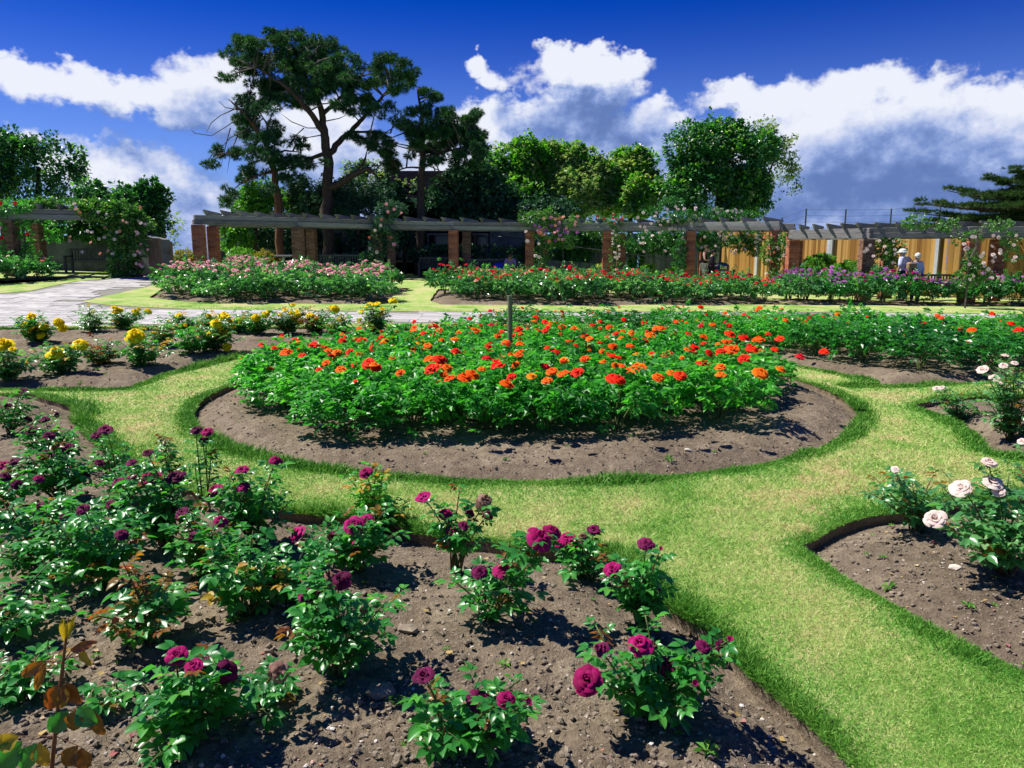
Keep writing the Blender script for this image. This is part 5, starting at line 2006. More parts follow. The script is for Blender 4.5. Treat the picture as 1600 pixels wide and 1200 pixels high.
def leaf_near(seed, n=5, sz=.42, fold=.16, curl=.12):
    """compound rose leaf, length 1 along +x, leaflets with a folded midrib and a pointed tip"""
    r_ = random.Random(seed)
    g = Geo()
    g.tube([(0, 0, 0), (.3, 0, .015), (.62, 0, -.02)], [.012, .009, .006], 4, 1, caps=False)
    prof = [(0, 0), (.16, .20), (.38, .31), (.62, .28), (.82, .16), (1, 0)]
    places = [(.60, 0, 1.12), (.56, 1, .95), (.57, -1, .95), (.28, 1, .80), (.29, -1, .80), (.06, 1, .6), (.06, -1, .6)][:n]
    for (px_, side, s_) in places:
        a = side * math.radians(r_.uniform(52, 72))
        ca, sa = math.cos(a), math.sin(a)
        roll = r_.uniform(-.35, .35) + side * .15
        drop = r_.uniform(.0, .35)
        L = sz * s_ * r_.uniform(.88, 1.1)
        vs = []
        for i, (t, w_) in enumerate(prof):
            for sd_ in ((0,) if w_ == 0 else (-1, 0, 1)):
                x, y = t * L, sd_ * w_ * L * (1 + .1 * math.sin(i * 9 + seed))
                z = abs(sd_) * fold * w_ * L * 3 - curl * t * t * L * 1.6 - drop * t * L * .5
                y2, z2 = y * math.cos(roll) - z * math.sin(roll), y * math.sin(roll) + z * math.cos(roll)
                st = .05 * L / sz if side else 0
                vs.append((px_ + (x + st) * ca - y2 * sa, (x + st) * sa + y2 * ca, z2 - .02))
        # vertices: 0 base, then triples, last tip
        fs = [(0, 2, 1), (0, 3, 2)]
        for k in range(3):
            b_ = 1 + 3 * k
            fs += [(b_, b_ + 1, b_ + 4, b_ + 3), (b_ + 1, b_ + 2, b_ + 5, b_ + 4)]
        b_ = 10
        fs += [(b_, b_ + 1, 13), (b_ + 1, b_ + 2, 13)]
        g.add(vs, fs, 0)
    return g


_lm = {}


def get_leaf(mat, k):
    key = (mat, k)
    if key not in _lm:
        _lm[key] = leaf_near(k, 5 if k % 4 else 7, .42 + .03 * (k % 3), .12 + .04 * (k % 3), .08 + .05 * (k % 4)).mesh('leaf', [M[mat], M['cane']], smooth=True)
    return _lm[key]


def bez(a, b_, c, n=6):
    return [a * (1 - t) ** 2 + b_ * 2 * t * (1 - t) + c * t * t for t in [i / n for i in range(n + 1)]]


def orient(axis, up):
    x = axis.normalized()
    y = up.cross(x)
    if y.length < 1e-4: y = Vector((0, 1, 0)).cross(x)
    y.normalize()
    z = x.cross(y)
    return Matrix((x, y, z)).transposed().to_4x4()


ROSE_SHAPES = {'M': [('full', 'magenta'), ('open', 'magenta')], 'D': [('full', 'maroon'), ('cup', 'maroon')], 'W': [('wilt', 'wilted')], 'X': [('wilt', 'maroon')], 'B': [('bud', 'magenta')],
               'S': [('cup', 'white'), ('full', 'white')], 's': [('cup', 'white')], 'Y': [('full', 'yellow'), ('open', 'yellow')], 'y': [('cup', 'yellow')]}


def near_bush(name, label, bx, by, key, htop, spread, blooms, n_extra, leafmat, leaf_len=.13, seed=1, bloom_r=.038, bare=.22, alt=None, alt_p=.08, cane_mat='cane', lpc=7, dpt=.12, group=None):
    """single rose bush with every cane, compound leaf and bloom its own part"""
    r_ = random.Random(seed)
    g0 = P(bx, by)
    z0 = soil_at(g0.x, g0.y, key) - .01
    if len(label.split()) > 16: print('LONG', label)
    root = empty(name, (g0.x, g0.y, z0), label, 'rose bush', group)
    L0 = Vector(root.location)
    H = max(.12, D(bx, htop, g0.y).z - z0)
    canes = []
    for (x, y, ty, *rest) in blooms:
        Yb = g0.y + r_.uniform(-dpt * 1.3, dpt * .1)
        tip = D(x, y, Yb) - L0
        canes.append((tip, ty, rest[0] if rest else 1.0))
    for i in range(n_extra):
        a = 2 * math.pi * i / max(1, n_extra) + r_.uniform(-.4, .4)
        rr = spread * r_.uniform(.2, 1.1)
        if r_.random() < .25: rr *= 1.3
        canes.append((Vector((rr * math.cos(a), rr * math.sin(a), H * r_.uniform(.42, 1.12) * (1 - .15 * min(1.2, rr / spread) ** 2))), None, 1))
    for ci, (tip, ty, bs) in enumerate(canes):
        st = Vector((r_.uniform(-.03, .03), r_.uniform(-.03, .03), 0))
        mid = Vector((st.x + (tip.x - st.x) * .35 + r_.uniform(-.03, .03), st.y + (tip.y - st.y) * .35, tip.z * .60))
        pts = bez(st, mid, tip, 8)
        Geo().tube(pts, [.0058 - .0034 * k / 8 for k in range(9)], 5).obj('cane', M[cane_mat] if r_.random() < .75 else M['cane_red'], root, smooth=True)
        ln = sum((pts[k + 1] - pts[k]).length for k in range(8))
        nl = max(3, int(lpc * ln / .42 * r_.uniform(.8, 1.2)) + 1)
        ph = r_.uniform(0, 6.28)
        for k in range(nl):
            t = bare + (1 - bare) * (k + r_.random() * .6) / nl
            if ty and t > .93: t = .9
            f = t * 8
            i0 = min(7, int(f))
            p = pts[i0].lerp(pts[i0 + 1], f - i0)
            ph += 2.4
            d = Vector((math.cos(ph), math.sin(ph), r_.uniform(-.05, .55) + (.35 if t > .85 else 0)))
            if p.xy.length > .05:
                d += Vector((p.x, p.y, 0)).normalized() * .35
            mt = leafmat
            if alt and (r_.random() < alt_p or (t > .9 and ty is None and r_.random() < alt_p * 4)): mt = alt
            up = Vector((r_.uniform(-.45, .45), r_.uniform(-.45, .45), 1))
            sc = leaf_len * .84 * r_.uniform(.6, 1.2) * (1.0 if t < .85 else .75)
            o = link('leaf', get_leaf(mt, r_.randrange(8)), root)
            o.matrix_local = Matrix.Translation(p) @ orient(d, up) @ Matrix.Scale(sc, 4)
        if ty:
            shp, mat = r_.choice(ROSE_SHAPES[ty])
            ax = (tip - pts[6]).normalized() * .7 + Vector((r_.uniform(-.35, .35), -.55 + r_.uniform(-.25, .25), .75))
            if ty in 'WX': ax += Vector((0, 0, -.7))
            rad = bloom_r * bs * (.55 if ty == 'B' else 1) * r_.uniform(.9, 1.08)
            o = link('bloom', get_bloom(shp, mat, r_.randrange(3)), root)
            q_ = ax.normalized().to_track_quat('Z', 'Y').to_matrix().to_4x4()
            o.matrix_local = Matrix.Translation(tip - ax.normalized() * rad * .4) @ q_ @ Matrix.Rotation(r_.uniform(0, 6.28), 4, 'Z') @ Matrix.Scale(rad, 4)
    return root


PL = 'plum_rose_bush'
near = [
    (PL, 'plum rose bush at the lower right, big magenta bloom on its left', 1010, 1135, 'plum', 990, .20,
     [(918, 1063, 'M', 1.25), (1000, 1004, 'M', 1.0), (1017, 1008, 'W', .8), (935, 1012, 'X', .7), (1045, 1040, 'X', 1.1), (1100, 1010, 'D', .7), (1132, 1008, 'X', .7), (1140, 1000, 'B', .8), (1085, 1068, 'B', .9), (1075, 1105, 'B', .7)], 7, .12),
    (PL, 'upright plum rose bush beside the right lawn edge with a round plum bloom on top', 1000, 985, 'plum', 858, .19,
     [(1010, 850, 'D', 1.05), (957, 889, 'M', 1.1), (977, 900, 'M', .95), (1032, 858, 'B', .7), (1030, 922, 'B', .6)], 10, .12),
    (PL, 'plum rose bush with two magenta blooms low down and a top cluster by the grass', 768, 985, 'plum', 860, .21,
     [(750, 894, 'D', .9), (784, 891, 'M', 1.0), (845, 838, 'M', 1.3), (862, 830, 'M', 1.0), (822, 845, 'B', .8)], 6, .13),
    (PL, 'small plum rose bush at the far grass edge with a row of magenta blooms', 915, 905, 'plum', 845, .17,
     [(886, 842, 'M', 1.1), (928, 829, 'D', 1.0), (902, 850, 'M', .9), (873, 848, 'M', .8), (910, 838, 'W', .6)], 6, .11),
    (PL, 'leggy plum rose bush with bare green canes and a brown wilted bloom on top', 715, 907, 'plum', 765, .15,
     [(660, 776, 'M', 1.1), (696, 801, 'M', .9), (708, 826, 'M', 1.0), (724, 822, 'D', .8), (760, 781, 'W', 1.15), (764, 803, 'M', .8), (735, 800, 'X', .6)], 5, .12),
    (PL, 'plum rose bush amid the front bed with one hanging plum bloom and wilted heads', 528, 1068, 'plum', 900, .22,
     [(484, 930, 'D', 1.2), (530, 904, 'X', 1.0), (514, 898, 'W', 1.0), (570, 952, 'W', .5)], 11, .13),
    (PL, 'low plum rose bush at the bottom centre, dark plum blooms crowded on its right', 705, 1185, 'plum', 1060, .19,
     [(662, 1058, 'D', 1.1), (751, 1096, 'D', 1.3), (790, 1092, 'M', .8), (812, 1108, 'D', 1.3), (784, 1142, 'D', 1.35), (825, 1098, 'B', .9)], 8, .12),
    (PL, 'plum rose bush with a big magenta double bloom in the middle of the left half', 560, 905, 'plum', 800, .20,
     [(553, 820, 'M', 1.3), (574, 812, 'M', 1.0), (462, 832, 'M', 1.2), (515, 835, 'X', .8), (556, 849, 'M', .7)], 11, .13),
    (PL, 'leafy light green plum rose bush against the grass with a single magenta bloom', 590, 815, 'plum', 742, .20,
     [(571, 738, 'M', 1.05)], 13, .12),
    (PL, 'plum rose bush with small magenta blooms held above the lawn edge', 395, 868, 'plum', 745, .20,
     [(432, 718, 'M', .9), (378, 735, 'M', .9), (336, 766, 'M', 1.15), (379, 762, 'M', 1.05)], 11, .13),
    (PL, 'dense bloomless rose bush with yellow tips left of the middle of the front bed', 390, 975, 'plum', 840, .18, [(429, 902, 'B', .8)], 13, .13),
    (PL, 'plum rose bush with three blooms in a row beside the left lawn', 262, 868, 'plum', 740, .22,
     [(232, 741, 'M', 1.35), (275, 745, 'D', 1.4), (207, 744, 'D', 1.1), (172, 790, 'D', 1.1), (185, 754, 'D', 1.0), (278, 790, 'X', .9), (231, 709, 'D', .9), (206, 722, 'D', .8), (224, 826, 'D', .8), (204, 818, 'D', .7)], 10, .13),
    (PL, 'plum rose with one large bloom leaning out over the left lawn', 175, 748, 'plum', 690, .16, [(165, 673, 'D', 1.6), (150, 680, 'D', 1.0)], 6, .12),
    (PL, 'tall thin single stemmed rose with a mauve cluster standing before the lawn', 322, 800, 'plum', 690, .09, [(306, 672, 'D', 1.0), (323, 675, 'M', 1.0), (316, 688, 'X', .9)], 2, .11),
    (PL, 'rose with upright bronze tipped shoots in front of the left lawn', 268, 790, 'plum', 690, .12, [], 5, .11),
    (PL, 'plum rose bush with a broad cluster of dark blooms at the left', 95, 800, 'plum', 705, .22,
     [(74, 711, 'D', 1.6), (106, 701, 'D', 1.2), (76, 682, 'D', 1.3), (22, 722, 'D', 1.1), (156, 724, 'D', 1.0), (46, 722, 'X', 1.0), (133, 742, 'D', .9), (5, 725, 'M', 1.0)], 9, .13),
    (PL, 'plum rose bush farthest back at the left end of the front bed', 20, 690, 'plum', 612, .22,
     [(35, 610, 'D', 1.0), (12, 634, 'D', 1.0), (44, 655, 'D', .8), (5, 690, 'D', .9), (90, 648, 'X', .7)], 11, .12),
    (PL, 'spreading rose bush at the left edge with a single small bloom', 60, 905, 'plum', 790, .26, [(100, 808, 'D', .7)], 13, .14),
    (PL, 'rose bush with low spreading leaves left of the row of three blooms', 165, 935, 'plum', 810, .22, [(60, 790, 'X', .6), (130, 795, 'D', .9), (190, 835, 'D', .8)], 12, .14),
    (PL, 'rose bush with orange brown young shoots and few leaves, left centre', 235, 1025, 'plum', 885, .20, [], 10, .14),
    (PL, 'plum rose bush at the bottom left with small drooping blooms in a row', 300, 1175, 'plum', 1050, .21,
     [(275, 1024, 'M', .9), (302, 1040, 'M', .8), (315, 1038, 'D', .8), (357, 1049, 'X', 1.1), (336, 1055, 'B', .8)], 10, .14),
    (PL, 'small rose with a brown dead head between the two front bushes', 410, 1130, 'plum', 1060, .12, [(437, 1050, 'W', .95)], 5, .12),
    (PL, 'dark leaved low rose at the bottom left corner behind the bronze shoot', 40, 1110, 'plum', 1035, .16, [], 8, .12),
    (PL, 'rose seedling of a few leaves between the two bottom left bushes', 180, 1130, 'plum', 1080, .12, [], 5, .11),
    (PL, 'bushy dark green rose without blooms in the second row from the left edge', 120, 860, 'plum', 770, .24, [], 13, .14),
    (PL, 'rose bush with three plum blooms cut by the left picture edge', -20, 830, 'plum', 740, .24, [(8, 745, 'D', 1.0), (28, 757, 'D', .9), (60, 748, 'M', .8)], 12, .14),
    (PL, 'rose bush at the far left beside the lawn corner with three dark blooms', 85, 735, 'plum', 665, .22, [(112, 668, 'B', .8), (70, 655, 'D', 1.0), (50, 672, 'D', 1.1), (95, 690, 'D', .9)], 12, .13),
    (PL, 'wide rose bush with bare gaps showing soil at the left edge, below the middle', 10, 1010, 'plum', 905, .25, [], 11, .14),
    (PL, 'leafy rose bush filling the gap below the row of three blooms', 330, 920, 'plum', 815, .20, [(284, 800, 'D', .9), (301, 838, 'X', .7), (345, 812, 'M', .8)], 12, .13),
    (PL, 'broad leafy rose bush just left of the lone hanging plum bloom', 455, 955, 'plum', 850, .19, [], 11, .13),
    (PL, 'small light rose bush right of the broad dark cluster beside the lawn', 205, 800, 'plum', 720, .18, [], 10, .12),
]
for i, (nm, lb, bx, by, key, ht, sp, bl, ne, ll) in enumerate(near):
    alt, ap = None, 0
    lm = 'leaf'
    if 'yellow tips' in lb: alt, ap = 'leaf_yellow', .10
    elif 'bronze tipped' in lb or 'orange brown' in lb: alt, ap = 'leaf_bronze', .28
    elif 'light green' in lb: lm = 'leaf_bright'; alt, ap = 'leaf_yellow', .08
    else: alt, ap = 'leaf_bronze', .035
    near_bush(nm, lb, bx, by, key, ht, sp, bl, ne, lm, ll, seed=100 + i, alt=alt, alt_p=ap, lpc=12 if i not in (4, 13) else 7, bare=.32 if i != 4 else .45)

WH = 'blush_white_rose_bush'
wh = [
    (WH, 'blush white rose bush at the right with one small pale bloom on its top left', 1430, 842, 'blush', 748, .25, [(1397, 735, 's', .75), (1398, 733, 'S', .5)], 14),
    (WH, 'largest blush white rose bush at the right edge with four big pale blooms', 1568, 915, 'blush', 745, .34, [(1550, 755, 'S', 1.25), (1502, 762, 'S', 1.2), (1545, 724, 'S', 1.0), (1461, 812, 'S', 1.2), (1560, 768, 's', .9)], 20),
    (WH, 'small blush white rose on the upper right bed with one bloom at its left', 1497, 652, 'small', 605, .24, [(1464, 608, 's', 1.0), (1472, 606, 'S', .8)], 12),
    (WH, 'blush white rose bush on the upper right bed with a group of pale blooms', 1578, 690, 'small', 590, .30, [(1535, 578, 'S', 1.2), (1555, 591, 'S', 1.1), (1568, 572, 's', .9), (1592, 599, 'S', 1.2), (1570, 556, 's', .8), (1585, 568, 's', .8), (1562, 598, 's', .7)], 16),
    (WH, 'blush white rose bush cut by the right edge of the picture on the upper bed', 1640, 760, 'small', 700, .26, [(1597, 690, 's', .8)], 12),
    (WH, 'blush white rose bush cut by the right edge behind the big white blooms', 1660, 850, 'blush', 720, .28, [], 14),
]
for i, (nm, lb, bx, by, key, ht, sp, bl, ne) in enumerate(wh):
    near_bush(nm, lb, bx, by, key, ht, sp, bl, ne, 'leaf_blue', .13, seed=300 + i, alt='leaf_bronze', alt_p=.04, lpc=9, bare=.3 if i < 2 else .15, bloom_r=.046)

YE = 'yellow_rose_bush'
ye = [(60, 540, 500, [(38, 505, 'Y', 1.2), (50, 519, 'Y', 1.2), (66, 509, 'Y', 1.2), (92, 502, 'Y', 1.1), (98, 512, 'Y', 1.1), (62, 522, 'Y', 1.0), (48, 492, 'Y', 1.1)], 'with a crowd of seven yellow blooms at the far left'),
      (95, 590, 550, [(87, 548, 'Y', 1.3), (124, 538, 'Y', 1.3), (130, 541, 'y', 1.0)], 'with two big yellow blooms in front on the left'),
      (10, 600, 548, [(5, 535, 'Y', 1.3)], 'with one bloom cut by the left edge'),
      (225, 578, 535, [(211, 521, 'Y', 1.5)], 'with a single large bloom in the middle of its bed'),
      (160, 575, 540, [], 'without blooms and with orange tinged leaves'),
      (335, 555, 510, [(330, 520, 'Y', 1.0), (350, 491, 'Y', 1.0), (338, 503, 'Y', 1.2), (352, 494, 'y', 1.0), (354, 541, 'Y', .9), (353, 519, 'Y', 1.1), (364, 510, 'y', .8), (317, 541, 'y', .7)], 'with yellow blooms scattered from top to bottom'),
      (300, 560, 520, [], 'without blooms right of the large single bloom'),
      (190, 517, 490, [(183, 483, 'Y', 1.1), (212, 487, 'Y', 1.1), (232, 485, 'Y', .9)], 'with three blooms before the path'),
      (145, 524, 488, [], 'tall and bloomless before the paved path'),
      (284, 524, 498, [(279, 492, 'Y', 1.0)], 'with one bloom at the back of its bed'),
      (325, 520, 500, [(325, 493, 'y', .9)], 'with a small bloom at the back of its bed'),
      (375, 522, 500, [(376, 499, 'y', .8)], 'thin, with one small bloom behind its neighbours'),
      (403, 525, 500, [(401, 494, 'Y', 1.0), (414, 490, 'Y', .9)], 'with two blooms side by side against the path'),
      (447, 525, 492, [(446, 485, 'y', .8), (458, 477, 'y', .8), (465, 490, 'Y', 1.1), (468, 499, 'Y', 1.1), (458, 500, 'y', .8)], 'with five blooms close together against the path'),
      (492, 525, 492, [(484, 492, 'Y', 1.0), (494, 499, 'y', .9), (525, 481, 'Y', 1.0), (518, 482, 'y', .8)], 'with blooms on both sides just left of the orange roses'),
      (530, 530, 500, [], 'bloomless, between two flowering ones near the right end of its bed'),
      (590, 524, 492, [(578, 476, 'Y', 1.1), (590, 475, 'y', .9), (590, 489, 'Y', 1.0), (614, 470, 'Y', 1.1), (565, 487, 'y', .8), (562, 500, 'y', .8), (577, 508, 'Y', 1.0), (597, 483, 'y', .8)], 'with the highest blooms at the right end of its bed'),
      (255, 545, 515, [], 'low and leafy in the middle of its bed')]
for i, (bx, by, ht, bl, lb) in enumerate(ye):
    rr_ = random.Random(i)
    bl = bl + [(b0[0] + rr_.uniform(-16, 16), b0[1] + rr_.uniform(-5, 12), 'y', .75) for b0 in bl[:3]]
    near_bush(YE, 'yellow rose bush ' + lb, bx, by, 'yellow', ht - 12, .34, bl, 17, 'leaf_blue' if i % 3 else 'leaf', .19, seed=500 + i, bloom_r=.080,
              alt='leaf_yellow' if 'orange' not in lb else 'leaf_bronze', alt_p=.06 if 'orange' not in lb else .3, lpc=8, bare=.12, dpt=.15)


# the big bronze shoot close to the camera at the lower left
def bronze_shoot():
    g0 = P(88, 1330)
    Y = 1.93
    b0 = D(82, 1300, Y)
    z0 = soil_at(b0.x, Y, 'plum')
    root = empty('young_rose_shoot', (b0.x, Y, z0), 'close young rose shoot with big red-bronze hanging leaves at the lower left', 'rose shoot')
    L0 = Vector(root.location)
    pts = [Vector((b0.x, Y, z0)), D(86, 1150, Y), D(94, 1070, Y), D(103, 1000, Y), D(107, 965, Y)]
    Geo().tube([p - L0 for p in pts], [.006, .0055, .0045, .0035, .0015], 6).obj('cane', M['cane_red'], root, smooth=True)

    def big_leaf(px0, px1, w, mat, roll):
        g = Geo()
        prof = [(0, .0), (.10, .35), (.28, .80), (.48, 1.0), (.68, .86), (.86, .48), (1, 0)]
        a, b_ = D(*px0, Y), D(*px1, Y - .02)
        L = (b_ - a).length
        vs = []
        for i, (t, w_) in enumerate(prof):
            for sd_ in ((0,) if w_ == 0 else (-1, -.5, 0, .5, 1)):
                vs.append((t * L, sd_ * w_ * w, abs(sd_) * .35 * w_ * w - .16 * L * t * t + .004 * math.sin(i * 2.5 + sd_ * 5) * (abs(sd_) > .3)))
        fs = [(0, i + 2, i + 1) for i in range(4)]
        for k in range(4):
            q = 1 + 5 * k
            fs += [(q + j, q + j + 1, q + j + 6, q + j + 5) for j in range(4)]
        q = 21
        fs += [(q + j, q + j + 1, 26) for j in range(4)]
        g.add(vs, fs)
        me = g.mesh('leaf', M[mat], smooth=True)
        o = link('leaf', me, root)
        up = Vector((math.sin(roll) * .7, -1.0, .45))
        o.matrix_local = Matrix.Translation(a - L0) @ orient(b_ - a, up)
        sg = Geo().tube([p - L0 for p in (pts[3].lerp(pts[2], .5) if px0[1] < 1080 else pts[1], a)], .0014, 4)
        sg.obj('leaf_stalk', M['cane_red'], root)
    for a, b_, w_, m_, rl in [((96, 1068), (72, 1112), .020, 'leaf_bronze', .4), ((100, 1068), (92, 1108), .022, 'leaf_bronze', -.1), ((104, 1065), (122, 1103), .021, 'leaf_bronze', -.5),
                              ((108, 1110), (74, 1148), .021, 'leaf', .5), ((122, 1108), (112, 1144), .020, 'leaf_bronze', .1), ((121, 1104), (148, 1134), .024, 'leaf', -.4), ((145, 1108), (158, 1152), .021, 'leaf_bronze', -.6),
                              ((70, 1032), (30, 1060), .013, 'leaf_bronze', .7), ((72, 1034), (52, 1082), .011, 'leaf_bronze', .3), ((110, 1018), (146, 1003), .010, 'leaf_bronze', -.2), ((124, 1012), (140, 1042), .010, 'leaf_yellow', -.5),
                              ((35, 1158), (-12, 1205), .030, 'leaf', .5), ((58, 1162), (28, 1205), .022, 'leaf', .2), ((62, 1160), (70, 1200), .022, 'leaf_yellow', -.2), ((128, 1168), (132, 1204), .026, 'leaf_bronze', -.2), ((122, 1165), (98, 1200), .02, 'leaf_bronze', .2),
                              ((104, 1000), (112, 966), .008, 'leaf_yellow', .1), ((102, 1002), (96, 968), .008, 'leaf_yellow', .3), ((30, 1150), (-10, 1170), .02, 'leaf_yellow', .5)]:
        big_leaf(a, b_, w_ * 1.35, m_, rl)


bronze_shoot()


# ---------------------------------------------------------------- mid-distance and far bushes: shared meshes
def mid_foliage(seed, n, H, Rs, leaf, mats, density_top=.5, simple=False):
    r = np.random.default_rng(seed)
    a = r.random(n) * 2 * np.pi
    rr = np.sqrt(r.random(n)) * Rs
    top = H * (1 - .30 * (rr / Rs) ** 2) * (.85 + .3 * fbm(np.cos(a) * rr * 3 + seed, np.sin(a) * rr * 3, 2.5, 2, seed))
    z = top * (.25 + .75 * r.random(n) ** density_top)
    tall = r.random(n) < .07
    z = np.where(tall, top * (1.0 + .28 * r.random(n)), z)
    pts = np.stack([rr * np.cos(a), rr * np.sin(a), z], 1)
    out = np.stack([np.cos(a), np.sin(a), np.zeros(n)], 1)
    ax = out * .7 + rand_dirs(n, r) * .8
    ax[:, 2] = ax[:, 2] * .6 + .12
    up = np.tile([0, 0, 1.0], (n, 1)) + rand_dirs(n, r) * .55
    S = leaf * (.7 + .5 * r.random(n))
    Vs, Fs, off = [], [], 0
    w_ = r.integers(0, 3, n)
    for k, (tv, tf) in enumerate(SPRAYS):
        q = w_ == k
        V, F = replicate(tv, tf, frames(ax[q], up[q]), S[q], pts[q])
        Vs.append(V); Fs.append(F + off); off += len(V)
    V, F = np.concatenate(Vs), np.concatenate(Fs)
    return tri_mesh('foliage', V, F, mats)


def mid_canes(seed, H, Rs, n=8):
    r_ = random.Random(seed)
    g = Geo()
    for i in range(n):
        a = r_.uniform(0, 6.28)
        rr = Rs * r_.uniform(.2, .8)
        g.tube(bez(Vector((r_.uniform(-.04, .04), r_.uniform(-.04, .04), -.03)), Vector((rr * .4 * math.cos(a), rr * .4 * math.sin(a), H * .5)), Vector((rr * math.cos(a), rr * math.sin(a), H * .9)), 3), [.009, .007, .005, .003], 4, caps=False)
    return g.mesh('canes', M['cane'])


MIDF = {k: [mid_foliage(s_ * 7 + 1, n, .55, Rs, lf, M[mt]) for s_ in range(4)] for k, (n, Rs, lf, mt) in
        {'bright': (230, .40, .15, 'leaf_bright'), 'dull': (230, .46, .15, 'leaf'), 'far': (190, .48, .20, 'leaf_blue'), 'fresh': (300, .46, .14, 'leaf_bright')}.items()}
MIDC = [mid_canes(i, .5, .36) for i in range(4)]


def visible(x, y, m=.8):
    return abs(x) < y * .69 + m


def plant_bed(key, spacing, inset, kind, name, label, group, hscale, jitter=.16, cond=None, seed=3, parts=True, labelf=None):
    r_ = random.Random(seed)
    x0, x1, y0, y1 = BBOX[key]
    out = []
    row = 0
    y = y0 + inset
    while y < y1 - inset * .5:
        x = x0 + inset * .5 + (spacing / 2 if row % 2 else 0)
        while x < x1:
            px_, py_ = x + r_.uniform(-jitter, jitter), y + r_.uniform(-jitter, jitter)
            if in_poly(np.array([px_]), np.array([py_]), BED[key])[0] and edge_dist(np.array([px_]), np.array([py_]), BED[key])[0] > inset and visible(px_, py_) and (cond is None or cond(px_, py_)):
                out.append((px_, py_))
            x += spacing
        y += spacing * .87
        row += 1
    objs = []
    for i, (x, y) in enumerate(out):
        z = soil_at(x, y, key) - .01
        k = kind(x, y) if callable(kind) else kind
        hs = hscale(x, y) if callable(hscale) else hscale
        hs *= r_.uniform(.78, 1.14)
        root = empty(name, (x, y, z), label if not labelf else labelf(x, y), 'rose bush', group, r_.uniform(0, 6.28))
        root.scale = (r_.uniform(.9, 1.1) * (.9 + .1 * hs), r_.uniform(.9, 1.1) * (.9 + .1 * hs), hs)
        set_tags(link('foliage', MIDF[k][i % 4], root), kind='stuff')
        link('canes', MIDC[i % 4], root)
        objs.append((root, Vector((x, y, z)), hs * .55))
    return objs


def world_child(root, name, me, loc, rotm, scale):
    """child placed in world terms under a rotated, scaled root"""
    o = link(name, me, root)
    Mw = Matrix.Translation(loc) @ rotm.to_4x4() @ Matrix.Scale(scale, 4)
    Mr = Matrix.Translation(root.location) @ root.rotation_euler.to_matrix().to_4x4() @ Matrix.Diagonal((*root.scale, 1))
    o.matrix_parent_inverse = Mr.inverted()
    o.matrix_basis = Mw
    return o


rnd_b = random.Random(77)


def stick_bloom(objs, loc, mats, r0, shape='mid', stem=True):
    root, c, h = min(objs, key=lambda q: (q[1].xy - loc.xy).length)
    if (c.xy - loc.xy).length > .9: return
    ax = Vector((rnd_b.uniform(-.4, .4), -.35 + rnd_b.uniform(-.4, .4), 1)).normalized()
    me = get_bloom(shape, rnd_b.choice(mats), rnd_b.randrange(3))
    world_child(root, 'bloom', me, loc - ax * r0 * .4, ax.to_track_quat('Z', 'Y').to_matrix() @ Matrix.Rotation(rnd_b.uniform(0, 6.28), 3, 'Z'), r0 * rnd_b.uniform(.78, 1.12))


def far_blooms(objs, per, mats, r0, hmul=1.02, shape='far', shift=None, group=None):
    """small blooms joined into one part per bush"""
    for root, c, h in objs:
        n = per(c) if callable(per) else per
        n = int(n) + (1 if rnd_b.random() < n - int(n) else 0)
        if n <= 0: continue
        for _ in range(n):
            a, rr = rnd_b.uniform(0, 6.28), math.sqrt(rnd_b.random()) * .42
            z = h * (1 - .25 * (rr / .46) ** 2) * rnd_b.uniform(.86, 1.14) * hmul
            loc = c + Vector((rr * math.cos(a), rr * math.sin(a), z))
            ax = Vector((rnd_b.uniform(-.5, .5), -.4 + rnd_b.uniform(-.4, .4), .9)).normalized()
            mt = mats(c) if callable(mats) else mats
            world_child(root, 'bloom', get_bloom(shape, rnd_b.choice(mt), rnd_b.randrange(3)), loc, ax.to_track_quat('Z', 'Y').to_matrix(), r0 * rnd_b.uniform(.5, 1.2))


ORANGE = plant_bed('round', .62, .73, 'bright', 'orange_rose_bush', 'bright green bush with orange and red roses in the round bed', 'orange rose bushes in the round bed', .93, .14)
RED = plant_bed('red', .80, .40, lambda x, y: 'fresh' if y > 11.8 and x > 3 else 'dull', 'scarlet_rose_bush', 'leafy bush with few scarlet and coral roses in the wide bed behind the round one', 'scarlet rose bushes in the wide bed',
                lambda x, y: .95 if y < 12 else .82, .14, seed=5)

